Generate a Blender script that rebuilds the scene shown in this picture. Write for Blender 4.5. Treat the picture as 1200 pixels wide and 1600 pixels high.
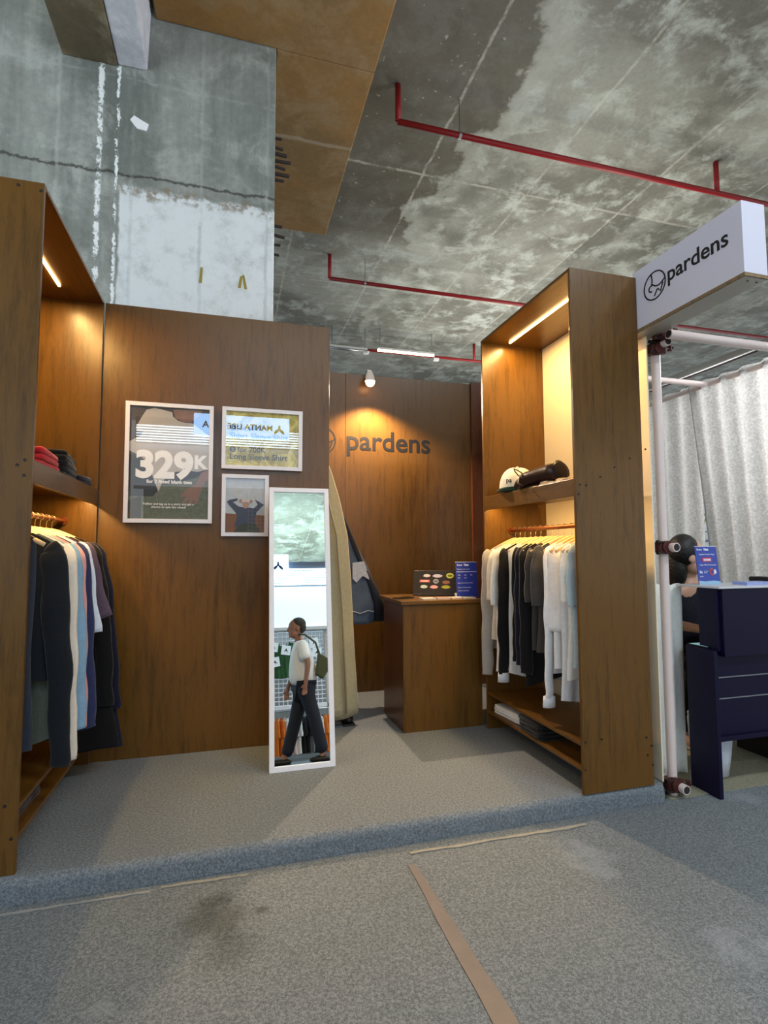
import bpy, bmesh, math, random
from mathutils import Vector, Matrix
random.seed(7)
for o in list(bpy.data.objects): bpy.data.objects.remove(o)
SC = bpy.context.scene
COL = SC.collection
PI = math.pi
# ------------------------------------------------------------------ camera
YAW, PITCH, ROLL, CAMZ, FPX = .2774, .071, -.0033, 1.194, 842.87
cam = bpy.data.cameras.new('camera'); camo = bpy.data.objects.new('camera', cam); COL.objects.link(camo)
cam.sensor_fit = 'HORIZONTAL'; cam.sensor_width = 36; cam.lens = FPX/1200*36
W_ = Vector((math.sin(YAW)*math.cos(PITCH), math.cos(YAW)*math.cos(PITCH), math.sin(PITCH)))
r0 = Vector((math.cos(YAW), -math.sin(YAW), 0)); u0 = r0.cross(W_)
R_ = r0*math.cos(ROLL)+u0*math.sin(ROLL); U_ = -r0*math.sin(ROLL)+u0*math.cos(ROLL)
mm = Matrix((R_, U_, -W_)).transposed().to_4x4(); mm.translation = (0, 0, CAMZ)
camo.matrix_world = mm; cam.clip_start = .05; SC.camera = camo
SC.view_settings.view_transform = 'Standard'; SC.view_settings.look = 'None'
SC.view_settings.gamma = 1; SC.view_settings.use_curve_mapping = False
SC.view_settings.exposure = 0.0
# ------------------------------------------------------------------ world + hall light, added fills
def lin(c):
    return tuple(((x/255)/12.92 if x/255 <= .04045 else ((x/255+.055)/1.055)**2.4) for x in c)
world = bpy.data.worlds.new('world'); SC.world = world; world.use_nodes = True
bg = world.node_tree.nodes['Background']; bg.inputs[0].default_value = (.88, .95, 1.0, 1); bg.inputs[1].default_value = 1.1
def area(name, loc, size, power, color=(1, 1, 1), rot=(0, 0, 0), size_y=None, spread=None):
    l = bpy.data.lights.new(name, 'AREA'); l.energy = power; l.color = color; l.size = size
    if size_y: l.shape = 'RECTANGLE'; l.size_y = size_y
    if spread: l.spread = spread
    o = bpy.data.objects.new(name, l); COL.objects.link(o); o.location = loc; o.rotation_euler = rot
    return o
area('hall_batten_light', (-1.15, .9, 5.55), 1.3, 75, (.93, .97, 1), (0, 0, PI/2), .25)
area('hall_batten_light', (3.4, -1.2, 5.5), 2.4, 180, (.88, .95, 1), (0, 0, 0), .4)
area('aisle_batten_light', (.6, -4.5, 5.5), 4, 190, (.88, .95, 1), (0, 0, 0), .5)
area('neighbour_booth_light', (5.3, 2.6, 2.5), 1.8, 165, (.98, .98, 1), (0, math.radians(75), 0), 1.6)
area('neighbour_fill_uplight', (4.6, 5.8, 3.0), 1.5, 60, (1, .93, .8), (PI, 0, 0), 1.5)  # added fill without a fitting, brightens the ceiling past the neighbour booth
area('hall_fill_uplight', (1.5, -8.5, 3.2), 5, 330, (.80, 1, .95), (PI, 0, 0), 3)  # added fill that lifts the ceiling reflected in the mirror
area('hall_fill_uplight', (-2.8, 1.2, 2.9), 1.5, 38, (.88, .97, 1), (math.radians(120), 0, math.radians(-25)), 1)  # added fill aimed at the concrete wall behind the booth
area('hall_fill_uplight', (5.5, 9.5, 3.2), 3, 130, (1, .95, .85), (PI, 0, 0), 2)  # added upward fill for the far ceiling, no lamp modelled there
# ------------------------------------------------------------------ helpers
def ray(px, py): return W_+R_*((px-600)/FPX)-U_*((py-800)/FPX)
def at(ax, px, py, v):
    d = ray(px, py); i = 'xyz'.index(ax); t = (v-(0, 0, CAMZ)[i])/d[i]
    return Vector((0, 0, CAMZ))+d*t
class MB:
    def __init__(s): s.v = []; s.f = []
    def add(s, vs, fs):
        n = len(s.v); s.v += [Vector(v) for v in vs]; s.f += [tuple(i+n for i in f) for f in fs]; return s
    def box(s, a, b):
        x0, y0, z0 = a; x1, y1, z1 = b
        return s.add([(x0,y0,z0),(x1,y0,z0),(x1,y1,z0),(x0,y1,z0),(x0,y0,z1),(x1,y0,z1),(x1,y1,z1),(x0,y1,z1)],
            [(0,3,2,1),(4,5,6,7),(0,1,5,4),(1,2,6,5),(2,3,7,6),(3,0,4,7)])
    def tube(s, pts, r, n=12, cap=True, ry=None):
        pts = [Vector(p) for p in pts]; rs = r if isinstance(r, (list, tuple)) else [r]*len(pts)
        rys = ry if isinstance(ry, (list, tuple)) else ([ry]*len(pts) if ry else rs)
        rings = []; prev = None
        for i, p in enumerate(pts):
            t = (pts[min(i+1, len(pts)-1)]-pts[max(i-1, 0)]).normalized()
            if prev is None:
                a = Vector((0, 1, 0)) if abs(t.y) < .8 else Vector((1, 0, 0))
            else: a = prev
            b = (a-t*a.dot(t)).normalized(); c = t.cross(b); prev = b
            rings.append([p+c*rs[i]*math.cos(2*PI*k/n)+b*rys[i]*math.sin(2*PI*k/n) for k in range(n)])
        vs = [v for q in rings for v in q]; fs = []
        for i in range(len(pts)-1):
            for k in range(n):
                k2 = (k+1) % n; fs.append((i*n+k, i*n+k2, (i+1)*n+k2, (i+1)*n+k))
        if cap: fs.append(tuple(range(n-1, -1, -1))); fs.append(tuple((len(pts)-1)*n+k for k in range(n)))
        return s.add(vs, fs)
    def prism(s, poly, h, axis='y', base=0):
        # poly: 2D outline; extruded along axis by h from base
        n = len(poly)
        def m(p, d):
            if axis == 'y': return (p[0], d, p[1])
            if axis == 'x': return (d, p[0], p[1])
            return (p[0], p[1], d)
        vs = [m(p, base) for p in poly]+[m(p, base+h) for p in poly]
        fs = [tuple(range(n)), tuple(range(2*n-1, n-1, -1))]+[(i, i+n, (i+1) % n+n, (i+1) % n) for i in range(n)]
        return s.add(vs, fs)
    def ball(s, c, r, n=12, m=8):
        rx, ry, rz = r if isinstance(r, (list, tuple)) else (r, r, r); c = Vector(c)
        vs = [c+Vector((0, 0, rz))]
        for j in range(1, m):
            a = PI*j/m
            for k in range(n):
                b = 2*PI*k/n; vs.append(c+Vector((rx*math.sin(a)*math.cos(b), ry*math.sin(a)*math.sin(b), rz*math.cos(a))))
        vs.append(c-Vector((0, 0, rz))); fs = []
        for k in range(n):
            k2 = (k+1) % n; fs.append((0, 1+k, 1+k2)); fs.append((len(vs)-1, 1+(m-2)*n+k2, 1+(m-2)*n+k))
            for j in range(m-2): fs.append((1+j*n+k, 1+(j+1)*n+k, 1+(j+1)*n+k2, 1+j*n+k2))
        return s.add(vs, fs)
    def xf(s, M): s.v = [M @ v for v in s.v]; return s
def obj(name, mb, m, parent=None, smooth=False, bevel=0, world=True, subsurf=0):
    me = bpy.data.meshes.new(name)
    off = parent_world(parent) if (parent and world) else Vector()
    me.from_pydata([v-off for v in mb.v], [], mb.f); me.validate(); me.update()
    b = bmesh.new(); b.from_mesh(me); bmesh.ops.recalc_face_normals(b, faces=b.faces); b.to_mesh(me); b.free()
    if smooth:
        for p in me.polygons: p.use_smooth = True
    if m: me.materials.append(m)
    o = bpy.data.objects.new(name, me); COL.objects.link(o)
    if parent: o.parent = parent
    if bevel:
        md = o.modifiers.new('bevel', 'BEVEL'); md.width = bevel; md.segments = 2; md.limit_method = 'ANGLE'
    if subsurf:
        md = o.modifiers.new('sub', 'SUBSURF'); md.levels = subsurf; md.render_levels = subsurf
    return o
def parent_world(p):
    v = Vector(p.location)
    while p.parent: p = p.parent; v += Vector(p.location)
    return v
def tag(o, label=None, cat=None, group=None, kind=None):
    if label: o['label'] = label
    if cat: o['category'] = cat
    if group: o['group'] = group
    if kind: o['kind'] = kind
    return o
def empty(name, loc, label, cat, group=None):
    o = bpy.data.objects.new(name, None); COL.objects.link(o); o.location = loc; o.empty_display_size = .05
    return tag(o, label, cat, group)
def struct(name, mb, m, **k): o = obj(name, mb, m, **k); o['kind'] = 'structure'; return o
def copy_tree(o, parent=None):
    c = o.copy(); COL.objects.link(c)
    if parent: c.parent = parent
    for ch in [q for q in bpy.data.objects if q.parent == o]: copy_tree(ch, c)
    return c
def txt_mesh(s, size, bold=0, extrude=.0006, align='LEFT', space=1.0):
    cu = bpy.data.curves.new('t', 'FONT'); cu.body = s; cu.size = size; cu.offset = bold; cu.extrude = extrude
    cu.align_x = align; cu.space_character = space; cu.resolution_u = 4
    o = bpy.data.objects.new('t', cu); COL.objects.link(o); bpy.context.view_layer.update()
    dg = bpy.context.evaluated_depsgraph_get(); me = bpy.data.meshes.new_from_object(o.evaluated_get(dg))
    mb = MB(); mb.v = [v.co.copy() for v in me.vertices]; mb.f = [tuple(p.vertices) for p in me.polygons]
    bpy.data.objects.remove(o); bpy.data.curves.remove(cu); return mb
def text(name, s, size, m, parent, org, right, up, bold=0, width=None, align='LEFT', extrude=.0006, world=True):
    mb = txt_mesh(s, size, bold, extrude, align)
    if width:
        xs = [v.x for v in mb.v]; k = width/(max(xs)-min(xs)); mb.v = [Vector((v.x*k, v.y*k, v.z)) for v in mb.v]
    r = Vector(right).normalized(); u = Vector(up).normalized(); n = r.cross(u)
    M = Matrix((r, u, n)).transposed().to_4x4(); M.translation = Vector(org); mb.xf(M)
    return obj(name, mb, m, parent, world=world)
# ------------------------------------------------------------------ materials
MATS = {}
def nodemat(name):
    m = bpy.data.materials.new(name); m.use_nodes = True; nt = m.node_tree
    return m, nt, nt.nodes['Principled BSDF'], nt.nodes['Material Output']
def N(nt, t, **kw):
    n = nt.nodes.new(t)
    for k, v in kw.items(): setattr(n, k, v)
    return n
def plain(name, rgb, rough=.6, metal=0, emis=0, coat=0, bump=0, bscale=60, var=0, sheen=0, spec=.5):
    if name in MATS: return MATS[name]
    m, nt, b, out = nodemat(name); c = lin(rgb)
    b.inputs['Base Color'].default_value = (*c, 1); b.inputs['Roughness'].default_value = rough
    b.inputs['Metallic'].default_value = metal; b.inputs['Coat Weight'].default_value = coat
    b.inputs['Specular IOR Level'].default_value = spec
    if sheen: b.inputs['Sheen Weight'].default_value = sheen
    if emis: b.inputs['Emission Color'].default_value = (*c, 1); b.inputs['Emission Strength'].default_value = emis
    tc = N(nt, 'ShaderNodeTexCoord')
    no = N(nt, 'ShaderNodeTexNoise'); no.inputs['Scale'].default_value = bscale; no.inputs['Detail'].default_value = 4
    nt.links.new(tc.outputs['Object'], no.inputs['Vector'])
    if var or not emis:
        v = var or .06
        mr = N(nt, 'ShaderNodeMapRange'); mr.inputs[3].default_value = 1-v; mr.inputs[4].default_value = 1+v
        nt.links.new(no.outputs['Fac'], mr.inputs[0])
        mx = N(nt, 'ShaderNodeMix', data_type='RGBA', blend_type='MULTIPLY'); mx.inputs[0].default_value = 1
        mx.inputs[6].default_value = (*c, 1); nt.links.new(mr.outputs[0], mx.inputs[7]); nt.links.new(mx.outputs[2], b.inputs['Base Color'])
    if bump:
        bp = N(nt, 'ShaderNodeBump'); bp.inputs['Strength'].default_value = bump; bp.inputs['Distance'].default_value = .01
        nt.links.new(no.outputs['Fac'], bp.inputs['Height']); nt.links.new(bp.outputs[0], b.inputs['Normal'])
    MATS[name] = m; return m
def cloth(name, rgb, var=.12): return plain('cloth_'+name, rgb, .85, bump=.35, bscale=45, var=var, sheen=.2, spec=.2)
def wood(name, dark, light, rough=.30, vert=True, scale=1):
    m, nt, b, out = nodemat(name)
    tc = N(nt, 'ShaderNodeNewGeometry'); mp = N(nt, 'ShaderNodeMapping')
    mp.inputs['Scale'].default_value = (24*scale, 24*scale, 2.2*scale) if vert else (24*scale, 2.2*scale, 24*scale)
    nt.links.new(tc.outputs['Position'], mp.inputs[0])
    n1 = N(nt, 'ShaderNodeTexNoise'); n1.inputs['Scale'].default_value = 1.4; n1.inputs['Detail'].default_value = 8; n1.inputs['Roughness'].default_value = .62; n1.inputs['Distortion'].default_value = .5
    nt.links.new(mp.outputs[0], n1.inputs['Vector'])
    n2 = N(nt, 'ShaderNodeTexNoise'); n2.inputs['Scale'].default_value = 9; n2.inputs['Detail'].default_value = 4
    nt.links.new(mp.outputs[0], n2.inputs['Vector'])
    n3 = N(nt, 'ShaderNodeTexNoise'); n3.inputs['Scale'].default_value = 1.7; n3.inputs['Detail'].default_value = 3
    nt.links.new(tc.outputs['Position'], n3.inputs['Vector'])
    a = N(nt, 'ShaderNodeMath', operation='MULTIPLY_ADD'); a.inputs[1].default_value = .45
    nt.links.new(n2.outputs['Fac'], a.inputs[0]); nt.links.new(n1.outputs['Fac'], a.inputs[2])
    a2 = N(nt, 'ShaderNodeMath', operation='MULTIPLY_ADD'); a2.inputs[1].default_value = .5
    nt.links.new(n3.outputs['Fac'], a2.inputs[0]); nt.links.new(a.outputs[0], a2.inputs[2])
    cr = N(nt, 'ShaderNodeValToRGB'); cr.color_ramp.elements[0].position = .60; cr.color_ramp.elements[0].color = (*lin(dark), 1)
    cr.color_ramp.elements[1].position = 1.0; cr.color_ramp.elements[1].color = (*lin(light), 1)
    nt.links.new(a2.outputs[0], cr.inputs[0]); nt.links.new(cr.outputs[0], b.inputs['Base Color'])
    b.inputs['Roughness'].default_value = rough; b.inputs['Specular IOR Level'].default_value = .4
    bp = N(nt, 'ShaderNodeBump'); bp.inputs['Strength'].default_value = .12; bp.inputs['Distance'].default_value = .004
    nt.links.new(n2.outputs['Fac'], bp.inputs['Height']); nt.links.new(bp.outputs[0], b.inputs['Normal'])
    return m
WOOD = wood('stained_plywood', (60, 39, 13), (104, 71, 27))
WOODH = wood('stained_plywood_horizontal', (60, 39, 13), (104, 71, 27), vert=False)
PLYEDGE = plain('plywood_edge', (120, 88, 52), .6, bscale=90, var=.25)
BEECH = plain('pale_hanger_wood', (222, 190, 140), .4, bscale=25, var=.12)
def glsl_math(nt, op, a, b=None, c=None):
    n = N(nt, 'ShaderNodeMath', operation=op)
    for i, x in enumerate((a, b, c)):
        if x is None: continue
        if isinstance(x, (int, float)): n.inputs[i].default_value = x
        else: nt.links.new(x, n.inputs[i])
    return n.outputs[0]
def noise(nt, vec, scale, detail=5, rough=.55, dist=0):
    n = N(nt, 'ShaderNodeTexNoise'); n.inputs['Scale'].default_value = scale; n.inputs['Detail'].default_value = detail
    n.inputs['Roughness'].default_value = rough; n.inputs['Distortion'].default_value = dist
    nt.links.new(vec, n.inputs['Vector']); return n.outputs['Fac']
def mixc(nt, fac, a, b, mode='MIX'):
    n = N(nt, 'ShaderNodeMix', data_type='RGBA', blend_type=mode)
    for i, x in ((0, fac), (6, a), (7, b)):
        if isinstance(x, (int, float)): n.inputs[i].default_value = x
        elif isinstance(x, tuple): n.inputs[i].default_value = (*lin(x), 1)
        else: nt.links.new(x, n.inputs[i])
    return n.outputs[2]
def ramp(nt, x, a, b):
    n = N(nt, 'ShaderNodeMapRange', interpolation_type='SMOOTHSTEP'); n.inputs[1].default_value = a; n.inputs[2].default_value = b
    nt.links.new(x, n.inputs[0]); return n.outputs[0]
def concrete(name, base, dark, light, mode):
    m, nt, b, out = nodemat(name); g = N(nt, 'ShaderNodeNewGeometry'); pos = g.outputs['Position']
    sp = N(nt, 'ShaderNodeSeparateXYZ'); nt.links.new(pos, sp.inputs[0]); X, Y, Z = sp.outputs
    big = noise(nt, pos, .55, 8, .62, .6); mid = noise(nt, pos, 2.6, 8, .68, .3); fine = noise(nt, pos, 22, 6, .7)
    c = mixc(nt, ramp(nt, big, .38, .62), dark, base)
    c = mixc(nt, ramp(nt, mid, .46, .66), c, light)
    spk = ramp(nt, noise(nt, pos, 9, 10, .8), .62, .74)
    c = mixc(nt, glsl_math(nt, 'MULTIPLY', spk, .35), c, tuple(int(x*.6) for x in dark))
    fr = N(nt, 'ShaderNodeMapRange'); fr.inputs[3].default_value = .72; fr.inputs[4].default_value = 1.28; nt.links.new(fine, fr.inputs[0])
    c = mixc(nt, 1.0, c, fr.outputs[0], 'MULTIPLY')
    wob = glsl_math(nt, 'MULTIPLY', glsl_math(nt, 'SUBTRACT', mid, .5), .09)
    def line(v, org, step, w):
        t = glsl_math(nt, 'ADD', glsl_math(nt, 'DIVIDE', glsl_math(nt, 'SUBTRACT', glsl_math(nt, 'ADD', v, wob), org), step), .5)
        d = glsl_math(nt, 'ABSOLUTE', glsl_math(nt, 'SUBTRACT', glsl_math(nt, 'FRACT', t), .5))
        return glsl_math(nt, 'SUBTRACT', 1, ramp(nt, d, w/step*.35, w/step))
    def gt(v, a, soft=.02): return ramp(nt, v, a-soft, a+soft)
    mul = lambda *a: a[0] if len(a) == 1 else glsl_math(nt, 'MULTIPLY', a[0], mul(*a[1:]))
    if mode == 'ceiling':
        w1 = N(nt, 'ShaderNodeTexWhiteNoise', noise_dimensions='2D'); cb = N(nt, 'ShaderNodeCombineXYZ')
        nt.links.new(glsl_math(nt, 'FLOOR', glsl_math(nt, 'DIVIDE', glsl_math(nt, 'SUBTRACT', X, 2.25), 1.45)), cb.inputs[0])
        nt.links.new(glsl_math(nt, 'FLOOR', glsl_math(nt, 'DIVIDE', glsl_math(nt, 'SUBTRACT', Y, 6.07), 3.0)), cb.inputs[1])
        nt.links.new(cb.outputs[0], w1.inputs['Vector'])
        pr = N(nt, 'ShaderNodeMapRange'); pr.inputs[3].default_value = .82; pr.inputs[4].default_value = 1.16; nt.links.new(w1.outputs['Value'], pr.inputs[0])
        c = mixc(nt, 1.0, c, pr.outputs[0], 'MULTIPLY')
        # old damp brown-grey slab area
        edge = glsl_math(nt, 'ADD', X, glsl_math(nt, 'MULTIPLY', glsl_math(nt, 'SUBTRACT', noise(nt, pos, .8, 6, .6), .5), 2.6))
        damp = mul(glsl_math(nt, 'SUBTRACT', 1, gt(edge, 2.75, .12)), gt(Y, .5, .3), glsl_math(nt, 'SUBTRACT', 1, gt(Y, 7.6, .25)))
        c = mixc(nt, glsl_math(nt, 'MULTIPLY', damp, .75), c, (84, 78, 66))
        lim = ramp(nt, noise(nt, pos, 14, 4, .6), .66, .72)
        c = mixc(nt, glsl_math(nt, 'MULTIPLY', lim, glsl_math(nt, 'MULTIPLY', damp, .6)), c, (190, 190, 180))
        rim = mul(gt(edge, 2.70, .06), glsl_math(nt, 'SUBTRACT', 1, gt(edge, 3.0, .2)))
        c = mixc(nt, glsl_math(nt, 'MULTIPLY', rim, .35), c, (196, 200, 192))
        l = glsl_math(nt, 'MAXIMUM', line(X, 2.25, 1.45, .024), line(Y, 6.07, 3.0, .028))
        brk = ramp(nt, noise(nt, pos, 7, 5, .7), .38, .6)
        c = mixc(nt, glsl_math(nt, 'MULTIPLY', l, glsl_math(nt, 'MULTIPLY_ADD', brk, .5, .08)), c, (198, 198, 188))
    if mode in ('column', 'ceiling'):
        mpn = N(nt, 'ShaderNodeMapping'); mpn.inputs['Scale'].default_value = (9, 9, .9) if mode == 'column' else (.45, 7, 1); nt.links.new(pos, mpn.inputs[0])
        stn = N(nt, 'ShaderNodeMapRange'); stn.inputs[1].default_value = .3; stn.inputs[2].default_value = .7; stn.inputs[3].default_value = .84; stn.inputs[4].default_value = 1.16; nt.links.new(noise(nt, mpn.outputs[0], 1.5, 6, .65), stn.inputs[0])
        c = mixc(nt, 1.0 if mode == 'column' else glsl_math(nt, 'MULTIPLY', gt(Y, 8, 1.5), 1.0), c, stn.outputs[0], 'MULTIPLY')
    if mode == 'column':
        rag = glsl_math(nt, 'MULTIPLY_ADD', glsl_math(nt, 'SUBTRACT', noise(nt, pos, 7, 6, .7), .5), .16, Z)
        wh = mul(glsl_math(nt, 'SUBTRACT', 1, gt(rag, 3.70, .02)), gt(glsl_math(nt, 'ADD', X, wob), -.77, .008))
        c = mixc(nt, glsl_math(nt, 'MULTIPLY', wh, glsl_math(nt, 'MULTIPLY_ADD', ramp(nt, noise(nt, pos, 6, 9, .75), .28, .56), .45, .48)), c, (226, 232, 234))
        pz = glsl_math(nt, 'MULTIPLY', mul(gt(rag, 3.64, .03), glsl_math(nt, 'SUBTRACT', 1, gt(rag, 3.735, .02)), gt(X, -.77, .02)), ramp(nt, noise(nt, pos, 10, 6, .7), .46, .58))
        c = mixc(nt, glsl_math(nt, 'MULTIPLY', pz, .8), c, (132, 120, 100))
        # cold joint crack
        cz = glsl_math(nt, 'ABSOLUTE', glsl_math(nt, 'SUBTRACT', glsl_math(nt, 'MULTIPLY_ADD', glsl_math(nt, 'SUBTRACT', noise(nt, pos, 5, 6, .8), .5), .12, Z), 3.79))
        c = mixc(nt, glsl_math(nt, 'MULTIPLY', glsl_math(nt, 'SUBTRACT', 1, ramp(nt, cz, .004, .016)), .8), c, (58, 56, 50))
        # pale formwork seams and plaster runs
        brk = ramp(nt, noise(nt, pos, 6.5, 6, .8), .46, .53)
        for x0, w, zt in ((-.905, .021, 4.62), (-.795, .012, 4.62)):
            wob2 = glsl_math(nt, 'MULTIPLY', glsl_math(nt, 'SUBTRACT', noise(nt, pos, 26, 4, .7), .5), .05)
            d = glsl_math(nt, 'ABSOLUTE', glsl_math(nt, 'SUBTRACT', glsl_math(nt, 'ADD', X, wob2), x0))
            k = mul(glsl_math(nt, 'SUBTRACT', 1, ramp(nt, d, w*.5, w)), brk, glsl_math(nt, 'SUBTRACT', 1, gt(Z, zt, .01)))
            c = mixc(nt, k, c, (240, 244, 244))
        l = glsl_math(nt, 'MAXIMUM', line(Z, 4.49, 1.9, .014), line(X, -1.16, .46, .016))
        c = mixc(nt, glsl_math(nt, 'MULTIPLY', l, glsl_math(nt, 'MULTIPLY', .5, ramp(nt, mid, .35, .6))), c, (170, 176, 172))
    if mode == 'beam':
        l = line(Y, 4.75, 2.6, .03); c = mixc(nt, glsl_math(nt, 'MULTIPLY', l, .5), c, (176, 166, 146))
    nt.links.new(c, b.inputs['Base Color']); b.inputs['Roughness'].default_value = .8; b.inputs['Specular IOR Level'].default_value = .25
    bp = N(nt, 'ShaderNodeBump'); bp.inputs['Strength'].default_value = .35; bp.inputs['Distance'].default_value = .02
    nt.links.new(mid, bp.inputs['Height']); nt.links.new(bp.outputs[0], b.inputs['Normal'])
    return m
CEIL = concrete('ceiling_concrete', (152, 154, 146), (114, 114, 106), (176, 182, 176), 'ceiling')
COLM = concrete('column_concrete', (146, 150, 144), (114, 120, 114), (166, 170, 164), 'column')
BEAM = concrete('beam_concrete', (146, 110, 62), (128, 104, 70), (146, 122, 88), 'beam')
BEAM2 = concrete('old_beam_concrete', (120, 108, 84), (90, 82, 66), (146, 138, 118), 'beam')
PLAST = concrete('white_plaster', (214, 218, 226), (190, 194, 206), (230, 232, 238), 'plaster')
def carpet(name, a, b_, stain=False):
    m, nt, b, out = nodemat(name); g = N(nt, 'ShaderNodeNewGeometry'); pos = g.outputs['Position']
    f = noise(nt, pos, 300, 2, .8); f2 = noise(nt, pos, 95, 3, .8); l = noise(nt, pos, 1.3, 5, .6)
    mx = glsl_math(nt, 'MULTIPLY_ADD', f2, .5, glsl_math(nt, 'MULTIPLY', f, .5))
    c = mixc(nt, ramp(nt, mx, .41, .60), a, b_)
    lr = N(nt, 'ShaderNodeMapRange'); lr.inputs[3].default_value = .86; lr.inputs[4].default_value = 1.14; nt.links.new(l, lr.inputs[0])
    c = mixc(nt, 1.0, c, lr.outputs[0], 'MULTIPLY')
    if stain:
        sp = N(nt, 'ShaderNodeSeparateXYZ'); nt.links.new(pos, sp.inputs[0]); X, Y, Z = sp.outputs
        for cx, cy, r, k in ((-.03, 2.07, .17, .5), (.02, 1.92, .13, .35), (-.03, 2.18, .07, .4), (.13, 2.08, .03, .5)):
            dx = glsl_math(nt, 'SUBTRACT', X, cx); dy = glsl_math(nt, 'SUBTRACT', Y, cy)
            d = glsl_math(nt, 'SQRT', glsl_math(nt, 'ADD', glsl_math(nt, 'MULTIPLY', dx, dx), glsl_math(nt, 'MULTIPLY', dy, dy)))
            d = glsl_math(nt, 'ADD', d, glsl_math(nt, 'MULTIPLY', glsl_math(nt, 'SUBTRACT', noise(nt, pos, 16, 6, .75), .5), r*1.7))
            s = glsl_math(nt, 'SUBTRACT', 1, ramp(nt, d, r*.2, r))
            c = mixc(nt, glsl_math(nt, 'MULTIPLY', s, k), c, (58, 58, 48))
        sc = ramp(nt, noise(nt, pos, 2.2, 3, .5), .63, .72)
        c = mixc(nt, glsl_math(nt, 'MULTIPLY', sc, .25), c, (176, 182, 190))
    nt.links.new(c, b.inputs['Base Color']); b.inputs['Roughness'].default_value = .95; b.inputs['Specular IOR Level'].default_value = .1
    bp = N(nt, 'ShaderNodeBump'); bp.inputs['Strength'].default_value = .5; bp.inputs['Distance'].default_value = .006
    nt.links.new(mx, bp.inputs['Height']); nt.links.new(bp.outputs[0], b.inputs['Normal'])
    return m
CARP = carpet('grey_carpet', (95, 101, 105), (141, 147, 150), True)
CARP2 = carpet('grey_platform_carpet', (93, 100, 106), (138, 144, 149))
CARP3 = carpet('olive_carpet', (128, 126, 108), (158, 154, 132))
WHITE = plain('white_plastic', (232, 232, 240), .35)
WPAINT = plain('white_sign_panel', (226, 224, 238), .3, bscale=4, var=.03)
BLACK = plain('black_vinyl', (16, 15, 16), .5)
METAL = plain('brushed_steel', (180, 180, 184), .3, 1)
COPPER = plain('copper_rail', (150, 88, 56), .35, .8)
REDP = plain('red_painted_pipe', (150, 24, 30), .4)
NAVY = plain('navy_paint', (10, 5, 40), .45, spec=.25, bscale=3, var=.06)
POLE = plain('pink_white_pole', (224, 206, 200), .35, bscale=12, var=.06)
RUST = plain('rust_brown_clamp', (84, 40, 34), .45, .5, bscale=40, var=.3)
WARM = plain('warm_led_diffuser', (255, 214, 140), .5, emis=14)
# glass pane over prints
def glass_pane():
    m, nt, b, out = nodemat('picture_glass'); nt.nodes.remove(b)
    tr = N(nt, 'ShaderNodeBsdfTransparent'); gl = N(nt, 'ShaderNodeBsdfGlossy'); gl.inputs['Roughness'].default_value = .0
    g = N(nt, 'ShaderNodeNewGeometry'); dt = N(nt, 'ShaderNodeVectorMath', operation='DOT_PRODUCT'); mx = N(nt, 'ShaderNodeMixShader')
    nt.links.new(g.outputs['Normal'], dt.inputs[0]); nt.links.new(g.outputs['Incoming'], dt.inputs[1])
    c1 = glsl_math(nt, 'POWER', glsl_math(nt, 'SUBTRACT', 1, glsl_math(nt, 'ABSOLUTE', dt.outputs['Value'])), 5)
    nt.links.new(glsl_math(nt, 'MULTIPLY_ADD', c1, .85, .12), mx.inputs[0]); nt.links.new(tr.outputs[0], mx.inputs[1]); nt.links.new(gl.outputs[0], mx.inputs[2]); nt.links.new(mx.outputs[0], out.inputs[0])
    return m
GLASS = glass_pane()
MIRR = plain('mirror_silver', (236, 250, 248), 0.0, 1); 
mb_ = MIRR.node_tree.nodes['Principled BSDF']
for l in list(mb_.inputs['Base Color'].links): MIRR.node_tree.links.remove(l)
mb_.inputs['Base Color'].default_value = (.86, .95, .94, 1)
# ------------------------------------------------------------------ structure: floor, ceiling, column
ZF = -.0925
struct('floor', MB().add([(-9, -14, ZF), (14, -14, ZF), (14, 22, ZF), (-9, 22, ZF), (-9, -14, ZF-.1), (14, -14, ZF-.1), (14, 22, ZF-.1), (-9, 22, ZF-.1)],
       [(0, 1, 2, 3), (4, 7, 6, 5), (0, 4, 5, 1), (1, 5, 6, 2), (2, 6, 7, 3), (3, 7, 4, 0)]), CARP)
struct('ceiling', MB().box((-9, -20, 5.9), (20, 26, 6.1)), CEIL)
tag(obj('neighbour_carpet', MB().box((2.2, 2.36, ZF), (6, 6, ZF+.004)), CARP3), 'olive beige carpet under the navy desk of the next booth', 'carpet')
# column / wall behind the booth
XC0, XC1, YC = -4.0, .275, 3.9
# column: front face steps round the beams
cl = struct('wall_back_left', MB().box((XC0, YC, .003), (XC1, 4.42, 5.899)), COLM, bevel=.01)
for k, (z, l, rr) in enumerate([(3.98, .07, .008), (4.03, .11, .010), (4.09, .08, .008), (4.13, .12, .009), (4.19, .09, .010), (4.24, .06, .008), (4.31, .05, .007), (3.62, .06, .008), (3.55, .08, .009), (3.47, .05, .007), (3.40, .04, .007)]):
    obj('rebar', MB().tube([(XC1-.02, YC+.05, z), (XC1+l, YC+.05+.01*(k % 3), z+.004*(k % 2))], rr*1.35, 8), plain('rebar_dark', (46, 36, 32), .7, .2), cl)
pp = at('y', 217, 195, YC)
obj('plaster_patch', MB().prism([(pp.x-.055, pp.z+.02), (pp.x-.03, pp.z+.055), (pp.x+.02, pp.z+.03), (pp.x+.065, pp.z+.01), (pp.x+.05, pp.z-.04), (pp.x-.01, pp.z-.035)], .01, 'y', YC-.01), plain('plaster_dab', (240, 242, 244), .7), cl)
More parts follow.
